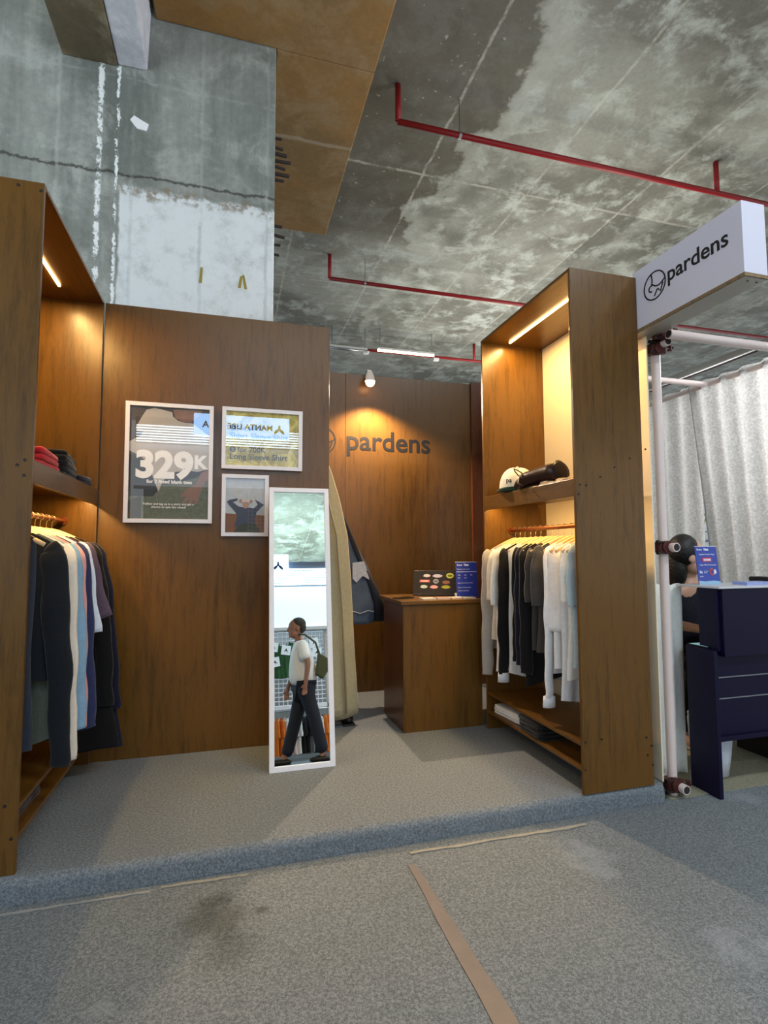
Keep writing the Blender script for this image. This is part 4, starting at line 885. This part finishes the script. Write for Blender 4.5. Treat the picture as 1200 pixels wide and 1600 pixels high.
# white stall seen through the gap
r = empty('display_ladder', (5.35, 5.2, ZF), 'narrow white ladder rack with blue rungs seen through the curtain gap', 'rack')
RW = plain('rack_white', (230, 236, 236), .5, emis=0)
for x in (5.10, 5.62): obj('rail', MB().box((x, 5.2, ZF), (x+.02, 5.22, 1.9)), plain('rack_blue', (110, 122, 160), .5), r)
for k in range(14): obj('rung', MB().box((5.12, 5.2, .2+k*.12), (5.62, 5.22, .2+k*.12+(.03 if k % 3 == 0 else .012))), plain('rack_blue', (110, 122, 160), .5), r)
tag(obj('white_booth_wall', MB().box((4.6, 5.5, ZF), (7.6, 5.54, 2.35)), plain('booth_white', (226, 236, 236), .7)), 'plain white booth wall beyond the linen curtains', 'wall panel')
r = empty('leaf_poster', (5.37, 5.19, 1.55), 'small pale poster with green leaf strokes on the ladder rack', 'poster')
obj('sheet', MB().box((5.14, 5.19, 1.45), (5.60, 5.198, 1.72)), RW, r)
for k in range(5): obj('leaf_stroke', MB().tube([(5.2+.07*k, 5.188, 1.49), (5.24+.07*k, 5.188, 1.58), (5.22+.06*k, 5.188, 1.66)], .008, 6), plain('leaf_olive', (130, 130, 60), .6), r)
# ------------------------------------------------------------------ navy desk
r = empty('navy_desk', (3.1, 2.4, ZF), 'dark navy reception desk with two silver lines at the right edge', 'desk')
X0 = 2.47
obj('side_panel', MB().box((X0-.025, 2.29, ZF), (X0, 2.47, .66)), NAVY, r, bevel=.002)
obj('side_panel', MB().box((X0+.02, 2.30, .655), (X0+.04, 2.42, .985)), NAVY, r, bevel=.002)
obj('hutch', MB().box((X0+.04, 2.28, .628), (3.8, 2.42, .985)), NAVY, r, bevel=.002)
obj('hutch_top', MB().box((X0+.01, 2.27, .985), (3.8, 2.56, .995)), plain('desk_top_white', (210, 210, 214), .3), r, bevel=.002)
obj('modesty_panel', MB().box((X0, 2.32, .212), (3.8, 2.34, .655)), NAVY, r, bevel=.002)
obj('ledge', MB().box((X0, 2.30, .19), (3.8, 2.40, .215)), NAVY, r, bevel=.002)
obj('worktop', MB().box((X0+.001, 2.345, .64), (3.8, 2.50, .66)), NAVY, r, bevel=.002)
for z in (.515, .405): obj('silver_line', MB().box((X0+.03, 2.317, z-.003), (3.8, 2.3205, z+.003)), METAL, r)
obj('rear_leg', MB().box((3.1, 2.42, ZF), (3.16, 2.48, .64)), NAVY, r); obj('drawer_unit', MB().box((3.2, 2.45, ZF), (3.7, 2.85, .35)), BLACK, r)
price_sign((2.625, 2.46, .995), .152, .215, .0, 'blue price sign with a red 300 label on the navy desk', True)
tag(obj('leaflet_stack', MB().box((2.74, 2.33, .995), (2.93, 2.42, 1.012)).xf(Matrix.Identity(4)), plain('leaflet', (150, 165, 215), .4, bscale=60, var=.5)), 'low stack of blue and white leaflets on the navy desk', 'leaflets')
r = empty('card_reader', (2.965, 2.40, .995), 'dark card reader on the navy desk at the right edge', 'card reader')
obj('body', MB().box((2.93, 2.36, .995), (3.01, 2.48, 1.035)), BLACK, r, bevel=.006); obj('screen', MB().box((2.94, 2.37, 1.035), (3.0, 2.42, 1.037)), plain('dark_glass', (14, 16, 20), .08), r)
r = empty('tablet', (2.55, 2.42, .66), 'tablet with a pale blue screen lying on the lower desk behind the pole', 'tablet')
obj('case', MB().box((2.475, 2.36, .66), (2.66, 2.49, .669)), BLACK, r, bevel=.003); obj('screen', MB().box((2.483, 2.367, .669), (2.652, 2.483, .6695)), plain('tablet_screen', (150, 200, 214), .1, emis=.5), r)
# bin with white bag
r = empty('waste_bin', (2.68, 2.56, ZF), 'waste bin lined with a white plastic bag under the navy desk', 'bin')
obj('bag', MB().tube([(2.68, 2.56, ZF+.012), (2.68, 2.56, .02), (2.68, 2.56, .12), (2.685, 2.56, .2), (2.69, 2.56, .24)], [.085, .10, .11, .118, .112], 22), plain('bin_bag', (226, 230, 240), .4, bscale=16, bump=.8), r, smooth=True)
obj('rim', MB().tube([(2.69+.114*math.cos(2*PI*k/24), 2.56+.114*math.sin(2*PI*k/24), .238) for k in range(25)], .006, 6), plain('bin_bag', (226, 230, 240), .4), r, smooth=True)
# ------------------------------------------------------------------ people
def skin_mesh(joints, edges, root, sub=1):
    me = bpy.data.meshes.new('k'); keys = list(joints); idx = {k: i for i, k in enumerate(keys)}
    me.from_pydata([joints[k][0] for k in keys], [(idx[a], idx[b]) for a, b in edges], [])
    o = bpy.data.objects.new('k', me); COL.objects.link(o)
    md = o.modifiers.new('s', 'SKIN'); md.use_smooth_shade = True
    if not me.skin_vertices: 
        b = bmesh.new(); b.from_mesh(me); b.verts.layers.skin.verify(); b.to_mesh(me); b.free()
    sv = me.skin_vertices[0].data
    for k in keys:
        rr = joints[k][1]; sv[idx[k]].radius = rr if isinstance(rr, tuple) else (rr, rr); sv[idx[k]].use_root = (k == root)
    md2 = o.modifiers.new('u', 'SUBSURF'); md2.levels = sub; md2.render_levels = sub
    bpy.context.view_layer.update(); dg = bpy.context.evaluated_depsgraph_get(); ev = bpy.data.meshes.new_from_object(o.evaluated_get(dg))
    mb = MB(); mb.v = [v.co.copy() for v in ev.vertices]; mb.f = [tuple(p.vertices) for p in ev.polygons]
    bpy.data.objects.remove(o); return mb
def remesh(mb, vox):
    me = bpy.data.meshes.new('k'); me.from_pydata([tuple(v) for v in mb.v], [], mb.f); o = bpy.data.objects.new('k', me); COL.objects.link(o)
    md = o.modifiers.new('r', 'REMESH'); md.mode = 'VOXEL'; md.voxel_size = vox
    md = o.modifiers.new('sm', 'SMOOTH'); md.iterations = 3; md.factor = .5
    bpy.context.view_layer.update(); dg = bpy.context.evaluated_depsgraph_get(); ev = bpy.data.meshes.new_from_object(o.evaluated_get(dg))
    q = MB(); q.v = [v.co.copy() for v in ev.vertices]; q.f = [tuple(p.vertices) for p in ev.polygons]; bpy.data.objects.remove(o); return q
def head_mb(c, face, s=1.0):
    """c head centre, face = unit horizontal facing"""
    mb = MB(); mb.ball((0, 0, .02), (.077*s, .098*s, .105*s), 24, 16)           # skull, +y is the face
    mb.ball((0, .030, -.055), (.058*s, .062*s, .068*s), 20, 12)                  # jaw
    mb.ball((0, .082, -.098), (.024, .018, .018), 10, 8)                         # chin
    mb.tube([(0, .088, .025), (0, .108, -.010), (0, .112, -.028), (0, .09, -.034)], [.008, .011, .015, .010], 8)   # nose
    mb.tube([(-.022, .088, -.062), (0, .097, -.060), (.022, .088, -.062)], [.005, .008, .005], 8)                  # lips
    for sx in (-1, 1):
        mb.ball((sx*.078, -.005, -.012), (.010, .022, .034), 10, 8)              # ear
        mb.tube([(sx*.012, .092, .030), (sx*.045, .082, .034)], .008, 6)         # brow
    ang = math.atan2(face[1], face[0])-PI/2
    return mb.xf(Matrix.Translation(Vector(c)) @ Matrix.Rotation(ang, 4, 'Z'))
def hand(J, E, wrist, p, d, up, s=1.0, curl=.3):
    """fingers as short chains from palm: d = pointing dir, up = thumb side"""
    d = Vector(d).normalized(); up = Vector(up).normalized(); n = d.cross(up).normalized(); p = Vector(p)
    J[wrist+'palm'] = (p+d*.045, (.030*s, .016*s)); E.append((wrist, wrist+'palm'))
    for k, (o_, ln) in enumerate(((.026, .075), (.009, .085), (-.009, .078), (-.026, .062))):
        b = p+d*.085+up*o_; nm = wrist+'f%d' % k
        J[nm+'a'] = (b, .0095); J[nm+'b'] = (b+d*ln*.5+n*ln*curl*.3, .0085); J[nm+'c'] = (b+d*ln*.85+n*ln*curl, .007)
        E += [(wrist+'palm', nm+'a'), (nm+'a', nm+'b'), (nm+'b', nm+'c')]
    J[wrist+'t1'] = (p+d*.035+up*.034, .011); J[wrist+'t2'] = (p+d*.075+up*.052+n*.012, .0085); E += [(wrist+'palm', wrist+'t1'), (wrist+'t1', wrist+'t2')]
def person_walking():
    G = ZF; Y0 = -.62
    r = empty('person', (.86, Y0, G), 'walking man in a white t-shirt and dark jeans, seen in the leaning mirror', 'person')
    P = lambda x, z, y=0: (x, Y0+y, G+z)
    J = {'pel': (P(.90, .93), (.12, .15)), 'sp': (P(.885, 1.10), (.10, .14)), 'ch': (P(.87, 1.28), (.115, .17)), 'nk': (P(.86, 1.44), .055), 'hd': (P(.845, 1.50), .055)}
    E = [('pel', 'sp'), ('sp', 'ch'), ('ch', 'nk'), ('nk', 'hd')]
    # y+ is the side turned to the booth (his right)
    for s, hip, kn, an, toe in ((1, P(.90, .86, .09), P(1.00, .49, .10), P(1.10, .11, .10), P(1.02, .03, .11)), (-1, P(.89, .86, -.09), P(.78, .48, -.09), P(.66, .09, -.09), P(.55, .03, -.09))):
        k = str(s); J['h'+k] = (hip, .085); J['k'+k] = (kn, .058); J['a'+k] = (an, .040); J['t'+k] = (toe, .032)
        E += [('pel', 'h'+k), ('h'+k, 'k'+k), ('k'+k, 'a'+k), ('a'+k, 't'+k)]
    for s, sh, el, wr in ((1, P(.88, 1.36, .185), P(.93, 1.12, .225), P(.895, .90, .215)), (-1, P(.86, 1.36, -.185), P(.82, 1.08, -.22), P(.72, .88, -.20))):
        k = 'w'+str(s); J['s'+k] = (sh, .05); J['e'+k] = (el, .040); J[k] = (wr, .027); E += [('ch', 's'+k), ('s'+k, 'e'+k), ('e'+k, k)]
        hand(J, E, k, wr, (-.15, -.1*s, -1), (-1, 0, 0), .85, .25)
    sk = skin_mesh(J, E, 'pel', 2); hd = head_mb(P(.825, 1.585), (-1, .12)); sk.add(hd.v, hd.f)
    obj('body', remesh(sk, .009), plain('skin_tan', (150, 104, 84), .5, bscale=30), r, smooth=True)
    # clothes
    Jt = {'b': (P(.90, .87), (.185, .205)), 'w': (P(.89, 1.05), (.165, .19)), 'c': (P(.87, 1.27), (.155, .195)), 'n': (P(.865, 1.405), (.075, .085))}
    Et = [('b', 'w'), ('w', 'c'), ('c', 'n')]
    for s in (1, -1):
        Jt['s%d' % s] = (P(.875, 1.35, .18*s), .072); Jt['q%d' % s] = (P(.90, 1.15, .235*s), .075); Et += [('c', 's%d' % s), ('s%d' % s, 'q%d' % s)]
    tb = skin_mesh(Jt, Et, 'c', 2); obj('tshirt', tb, cloth('man_white', (236, 238, 240)), r, smooth=True)
    for s, hip, kn, an in ((1, P(.90, .84, .085), P(1.00, .49, .10), P(1.10, .07, .10)), (-1, P(.89, .84, -.085), P(.78, .48, -.09), P(.66, .06, -.09))): pass
    Jj = {'p': (P(.90, .90), (.12, .15)), 'h1': (P(.905, .82, .09), .105), 'k1': (P(1.0, .49, .10), .082), 'a1': (P(1.09, .09, .10), .076), 'h2': (P(.885, .82, -.09), .105), 'k2': (P(.79, .48, -.09), .082), 'a2': (P(.67, .09, -.09), .076)}
    obj('jeans', skin_mesh(Jj, [('p', 'h1'), ('h1', 'k1'), ('k1', 'a1'), ('p', 'h2'), ('h2', 'k2'), ('k2', 'a2')], 'p', 2), plain('man_denim', (17, 22, 38), .8, bscale=20, var=.35), r, smooth=True)
    for x, y in ((1.06, .10), (.60, -.09)):
        obj('shoe', MB().ball(P(x, .045, y), (.14, .05, .045), 16, 10).box(P(x-.13, .0, y-.045), P(x+.13, .018, y+.045)), BLACK, r, smooth=True)
    obj('hair', MB().ball(P(.856, 1.642), (.097, .084, .086), 28, 16).ball(P(.888, 1.600), (.066, .078, .078), 24, 14), plain('hair_greying', (52, 46, 42), .8, bscale=90, var=.5, bump=.8), r, smooth=True)
    b = empty('shoulder_bag', (1.10, Y0+.10, 1.0), 'olive green shoulder bag carried behind the walking man', 'bag')
    obj('body', MB().prism([(1.03, .90), (1.12, .84), (1.235, 1.0), (1.20, 1.08), (1.07, 1.16)], .10, 'y', Y0+.06), cloth('olive', (82, 86, 62)), b, bevel=.018)
    obj('strap', MB().tube([(1.09, Y0+.12, 1.14), (1.04, Y0+.16, 1.28), (.92, Y0+.13, 1.385), (.85, Y0+.0, 1.42)], .013, 8), cloth('olive', (82, 86, 62)), b, smooth=True)
person_walking()
def person_seated():
    G = ZF; r = empty('person', (2.93, 2.93, G), 'dark-haired person in dark clothes seated behind the navy desk and blue sign', 'person')
    P = lambda x, y, z: (2.93+x, 2.93+y, z)
    J = {'pel': (P(0, .05, .50), (.15, .12)), 'sp': (P(0, .02, .68), (.13, .10)), 'ch': (P(0, -.01, .86), (.15, .10)), 'nk': (P(-.01, -.03, 1.02), .045), 'hd': (P(-.03, -.05, 1.06), .05)}
    E = [('pel', 'sp'), ('sp', 'ch'), ('ch', 'nk'), ('nk', 'hd')]
    for s in (1, -1):
        k = str(s); J['h'+k] = (P(.09*s, .0, .46), .075); J['k'+k] = (P(.11*s, -.10+.03, .44), .06); J['a'+k] = (P(.11*s, -.02, .04), .038); J['t'+k] = (P(.11*s, -.12, -.05), .03)
        J['k'+k] = (P(.11*s, -.16, .46), .06)
        E += [('pel', 'h'+k), ('h'+k, 'k'+k), ('k'+k, 'a'+k), ('a'+k, 't'+k)]
        J['s'+k] = (P(.17*s, -.01, .92), .045); J['e'+k] = (P(.20*s-.02, -.12, .72), .038)
        J['w'+k] = (P(.10*s-.10, -.30, .715), .026); E += [('ch', 's'+k), ('s'+k, 'e'+k), ('e'+k, 'w'+k)]
        hand(J, E, 'w'+k, Vector(P(.10*s-.10, -.30, .71)), (-.4, -.9, -.12), (-.9*s, .4*s, 0) if s < 0 else (-.9, .4, 0), .9, .15)
    sk = skin_mesh(J, E, 'pel', 2); hd = head_mb(P(-.04, -.06, 1.15), (1, -.5), .97); sk.add(hd.v, hd.f)
    obj('body', remesh(sk, .009), plain('skin_light', (206, 160, 136), .5, bscale=30), r, smooth=True)
    Jt = {'b': (P(0, .05, .50), (.16, .13)), 'c': (P(0, -.01, .84), (.17, .12)), 'n': (P(-.005, -.02, .97), (.07, .06))}
    Et = [('b', 'c'), ('c', 'n')]
    for s in (1, -1): Jt['s%d' % s] = (P(.17*s, -.01, .91), .06); Jt['q%d' % s] = (P(.20*s-.015, -.10, .76), .055); Et += [('c', 's%d' % s), ('s%d' % s, 'q%d' % s)]
    obj('dark_top', skin_mesh(Jt, Et, 'c', 2), cloth('seller_dark', (26, 28, 42)), r, smooth=True)
    Jj = {'p': (P(0, .05, .50), (.155, .13))}; Ej = []
    for s in (1, -1):
        k = str(s); Jj['h'+k] = (P(.09*s, 0, .46), .085); Jj['k'+k] = (P(.11*s, -.165, .455), .07); Jj['a'+k] = (P(.11*s, -.03, .02), .052); Ej += [('p', 'h'+k), ('h'+k, 'k'+k), ('k'+k, 'a'+k)]
    obj('trousers', skin_mesh(Jj, Ej, 'p', 2), cloth('jet', (10, 10, 12)), r, smooth=True)
    obj('hair', MB().ball(P(-.062, -.045, 1.185), (.098, .095, .112), 24, 14).ball(P(-.095, .0, 1.08), (.065, .09, .16), 20, 12), plain('hair_black', (14, 12, 12), .5, bscale=60, bump=.5), r, smooth=True)
    s = empty('stool', P(0, .08, G), 'black stool under the seated person behind the navy desk', 'stool')
    obj('seat', MB().tube([P(0, .08, .30), P(0, .08, .335)], .16, 20), BLACK, s, bevel=.008)
    for a in range(4): obj('leg', MB().tube([P(.10*math.cos(a*PI/2+.8), .08+.10*math.sin(a*PI/2+.8), .305), P(.15*math.cos(a*PI/2+.8), .08+.15*math.sin(a*PI/2+.8), G)], .012, 8), METAL, s)
person_seated()
# ------------------------------------------------------------------ ceiling services
def red_pipe(px0, px1, z, rad, label, drops=(), extend=None, hang=()):
    a = at('z', *px0, z); b = at('z', *px1, z); b = Vector((b.x, a.y, z))
    if extend: b.x = extend
    r = empty('sprinkler_pipe', a, label, 'pipe', None)
    obj('run', MB().tube([a, b], rad, 10), REDP, r, smooth=True)
    for x, l in drops: obj('riser', MB().tube([(x, a.y, z), (x, a.y, min(5.89, z+l))], rad, 10), REDP, r, smooth=True)
    for x in hang:
        obj('hanger_rod', MB().tube([(x, a.y, z), (x, a.y, 5.9)], .006, 6), METAL, r); obj('hanger_ring', MB().tube([(x-.015, a.y, z), (x+.015, a.y, z)], rad+.008, 10), METAL, r)
    return r
a1 = at('z', 622, 190, 5.5); red_pipe((622, 190), (1200, 318), 5.5, .030, 'long red sprinkler pipe nearest the camera under the ceiling', [(a1.x, .4), (at('z', 1127, 297, 5.5).x, .4)], 9.0, (at('z', 718, 212, 5.5).x,))
a2 = at('z', 515, 435, 5.5); red_pipe((515, 435), (825, 472), 5.5, .030, 'second red sprinkler pipe above the top of the right cabinet', [(a2.x, .4)], 12, (at('z', 571, 441, 5.5).x,))
a3 = at('z', 515, 541, 5.5); red_pipe((515, 541), (757, 557), 5.5, .030, 'farthest red sprinkler pipe with the tube lights below it', [(at('z', 751, 556, 5.5).x, .4)], 14)
p4 = at('z', 1168, 512, 5.5)
# tube lights under the far pipe
def tube_light(px0, px1, z, lit, label):
    a = at('z', *px0, z); b = at('z', *px1, z); b = Vector((b.x, a.y, z)); r = empty('tube_light', (a+b)/2, label, 'light fixture', 'tube lights on the ceiling')
    obj('housing', MB().box((a.x, a.y-.03, z+.02), (b.x, a.y+.03, z+.06)), plain('light_housing', (200, 200, 200), .5), r)
    obj('tube', MB().tube([(a.x, a.y, z), (b.x, a.y, z)], .026, 10), plain('tube_lit', (255, 240, 190), .5, emis=6) if lit else METAL, r, smooth=True)
    for x in (a.x+.05, b.x-.05): obj('bracket', MB().box((x-.01, a.y-.01, z+.06), (x+.01, a.y+.01, 5.9)), METAL, r)
tube_light((590, 547), (678, 556), 5.42, True, 'lit warm white tube light above the back wall')
tube_light((515, 543), (575, 547), 5.42, False, 'unlit tube light left of the lit one')
for p in ((579, 540), (688, 555)):
    q = at('z', *p, 5.45); r = empty('junction_box', q, 'small white junction box on the far red pipe, %s the lit tube' % ('left of' if p[0] < 600 else 'right of'), 'junction box')
    obj('box', MB().box((q.x-.06, a3.y-.04, 5.41), (q.x+.06, a3.y+.04, 5.471)), WHITE, r, bevel=.005)
for k in range(4):
    z = 4.5+.07*k; x = 8.35+.11*k
    r = empty('steel_conduit', (x, 8, z), 'galvanised conduit running above the linen curtain, %s of four' % ['lowest', 'second lowest', 'second highest', 'highest'][k], 'conduit', 'steel conduits above the neighbour booth')
    obj('tube', MB().tube([(x, -4, z), (x, 20, z)], .045, 10), METAL, r, smooth=True)
r = empty('red_steel_beam', (8.9, 8, 4.0), 'dark red steel beam running above the linen curtain', 'beam')
obj('web', MB().box((8.9, -4, 3.7), (8.94, 20, 4.35)), plain('dark_red_paint', (120, 22, 24), .5), r); obj('flange', MB().box((8.8, -4, 4.35), (9.04, 20, 4.38)), plain('dark_red_paint', (120, 22, 24), .5), r); obj('flange', MB().box((8.8, -4, 3.67), (9.04, 20, 3.70)), plain('dark_red_paint', (120, 22, 24), .5), r)
# ------------------------------------------------------------------ the stall across the aisle (seen in the mirror and the picture glass)
YO = -2.6
LITW = plain('lit_white_panel', (236, 246, 255), .6)
LITF = plain('glow_fascia_panel', (230, 242, 255), .6, emis=.55)  # own glow stands in for tube light falling on the white panel
r = empty('lit_fascia_sign', (.17, YO, 2.8), 'backlit pale blue sign box across the aisle with a shop name', 'sign')
obj('box', MB().box((-.62, YO-.12, 2.81), (.965, YO, 3.165)), plain('sign_backlit_blue', (158, 204, 255), .5, emis=9), r, bevel=.004)
DKB = plain('sign_letters_dark', (40, 40, 76), .6)
text('sign_name', 'MANTA LIBE', .15, DKB, r, (.68, YO+.003, 2.935), (-1, 0, 0), (0, 0, 1), bold=.0035, width=.75, extrude=.002)
text('sign_name', 'A', .15, DKB, r, (-.38, YO+.003, 2.935), (-1, 0, 0), (0, 0, 1), bold=.0035, extrude=.002)
def V3(x, z): return (x, z)
lx, lz = .79, 2.965
obj('sign_emblem', MB().prism([(lx-.085, lz-.05), (lx-.06, lz-.012), (lx-.02, lz+.01), (lx-.014, lz+.075), (lx+.014, lz+.075), (lx+.02, lz+.01), (lx+.06, lz-.012), (lx+.085, lz-.05), (lx+.085, lz-.085), (lx+.03, lz-.055), (lx, lz-.01), (lx-.03, lz-.055), (lx-.085, lz-.085)], .003, 'y', YO+.001), DKB, r)
r = empty('slatted_fascia', (.6, YO-.2, 1.9), 'white slatted fascia with glowing tubes across the aisle', 'fascia')
obj('panel', MB().box((-1.54, YO-.22, 1.93), (3.0, YO-.18, 2.93)), LITF, r)
obj('grey_gap_band', MB().box((-1.54, YO-.18, 2.64), (3.0, YO-.172, 2.94)), plain('gap_band_grey', (92, 98, 104), .7), r)  # grey backing added so the gaps between the tubes stay dark
obj('dark_top_rail', MB().box((-1.54, YO-.22, 2.94), (3.0, YO-.16, 3.08)), plain('dark_soffit', (66, 72, 84), .6), r)
obj('bottom_rail', MB().box((-1.54, YO-.25, 1.88), (3.0, YO-.1, 1.93)), plain('light_housing', (200, 200, 200), .5), r)
TUBE = plain('tube_cool', (226, 244, 255), .5, emis=7.5)
for k in range(7):
    z = 2.668+.044*k; t_ = empty('aisle_tube_light', (.9, YO-.125, z), 'cool white tube on the slatted fascia, %s of seven' % ['lowest', 'second lowest', 'third lowest', 'middle one', 'third highest', 'second highest', 'highest'][k], 'light fixture', 'tubes on the slatted fascia')
    obj('tube', MB().tube([(-1.52, YO-.125, z), (2.95, YO-.125, z)], .012, 10), TUBE, t_, smooth=True)
tag(obj('stall_back_wall', MB().box((-1.54, YO-1.2, ZF), (3.0, YO-1.16, 2.85)), plain('stall_grey', (150, 154, 156), .7)), 'grey back wall of the stall across the aisle', 'wall panel')
r = empty('wire_grid_panel', (1.1, YO-.3, .7), 'white wire grid panel across the aisle, seen in the mirror', 'grid panel')
g = MB()
for k in range(26): g.tube([(.3+k*.07, YO-.3, .72), (.3+k*.07, YO-.3, 1.88)], .006, 5)
for k in range(18): g.tube([(.28, YO-.295, .72+k*.068), (2.1, YO-.295, .72+k*.068)], .006, 5)
obj('wires', g, WHITE, r); obj('post', MB().box((1.56, YO-.32, ZF), (1.60, YO-.26, 1.9)), METAL, r); obj('shelf_rail', MB().box((.28, YO-.32, .66), (2.1, YO-.26, .71)), WHITE, r)
garment('tshirt', (.86, YO-.2, 1.80), 0, cloth('forest', (46, 84, 50)), 'forest green t-shirt hanging on the wire grid across the aisle', 'garments across the aisle', L=.66, vis=-1, seed=80, hw=.17, hem=.16)
for k, (x, z) in enumerate(((.70, 1.62), (.72, 1.38), (.90, 1.56), (1.36, 1.66), (1.40, 1.50))):
    r = empty('paper_tag', (x, YO-.10, z), 'white paper tag on the wire grid across the aisle, %s' % ['upper left by the green t-shirt', 'lower left by the green t-shirt', 'over the green t-shirt', 'upper right behind the walking man', 'lower right behind the walking man'][k], 'paper', 'paper tags on the wire grid')
    r.rotation_euler = (0, .15*(-1)**k, 0)
    obj('sheet', MB().box((-.075, -.002, -.075), (.075, .0, .075)), LITW, r, world=False)
    obj('print_mark', MB().prism([(-.03, -.03), (.0, .03), (.035, -.03), (.0, -.01)], .001, 'y', .0005), BLACK, r, world=False)
rail('clothes_rail', 1.0, .66, YO-.29, YO-.28, 'x', METAL) if False else None
r = empty('clothes_rail', (1.2, YO+.05, .60), 'low steel clothes rail across the aisle, seen in the mirror', 'clothes rail')
obj('rod', MB().tube([(.3, YO+.05, .62), (2.1, YO+.05, .62)], .012, 10), METAL, r, smooth=True)
for x in (.3, 2.1): obj('leg', MB().tube([(x, YO+.05, .62), (x, YO+.05, ZF)], .012, 10), METAL, r, smooth=True)
cols = [('orange', (226, 120, 30)), ('orange', (226, 120, 30)), ('chalk', (230, 230, 230)), ('chalk', (230, 230, 230)), ('blush', (222, 190, 184)), ('chalk', (230, 230, 230)), ('pitch', (18, 18, 20)), ('pitch', (18, 18, 20)), ('steelgrey', (120, 124, 130)), ('pitch', (18, 18, 20)), ('chalk', (230, 230, 230)), ('orange', (226, 120, 30)), ('orange', (226, 120, 30)), ('pitch', (18, 18, 20))]
words = ['orange', 'bright orange', 'chalk white', 'plain white', 'blush pink', 'soft white', 'pitch black', 'black', 'steel grey', 'deep black', 'clean white', 'vivid orange', 'orange red', 'sooty black']
order = ['first', 'second', 'third', 'fourth', 'fifth', 'sixth', 'seventh', 'eighth', 'ninth', 'tenth', 'eleventh', 'twelfth', 'thirteenth', 'last']
for k, (cn, rgb) in enumerate(cols):
    x = .64+k*.066
    g_ = garment('tshirt', (x, YO+.05, .62), .95, cloth(cn, rgb), '%s t-shirt on the low rail across the aisle, %s from the left' % (words[k], order[k]), 'garments on the low rail across the aisle', L=.62, vis=-1, seed=90+k, hw=.17, hem=.17, neck=False)
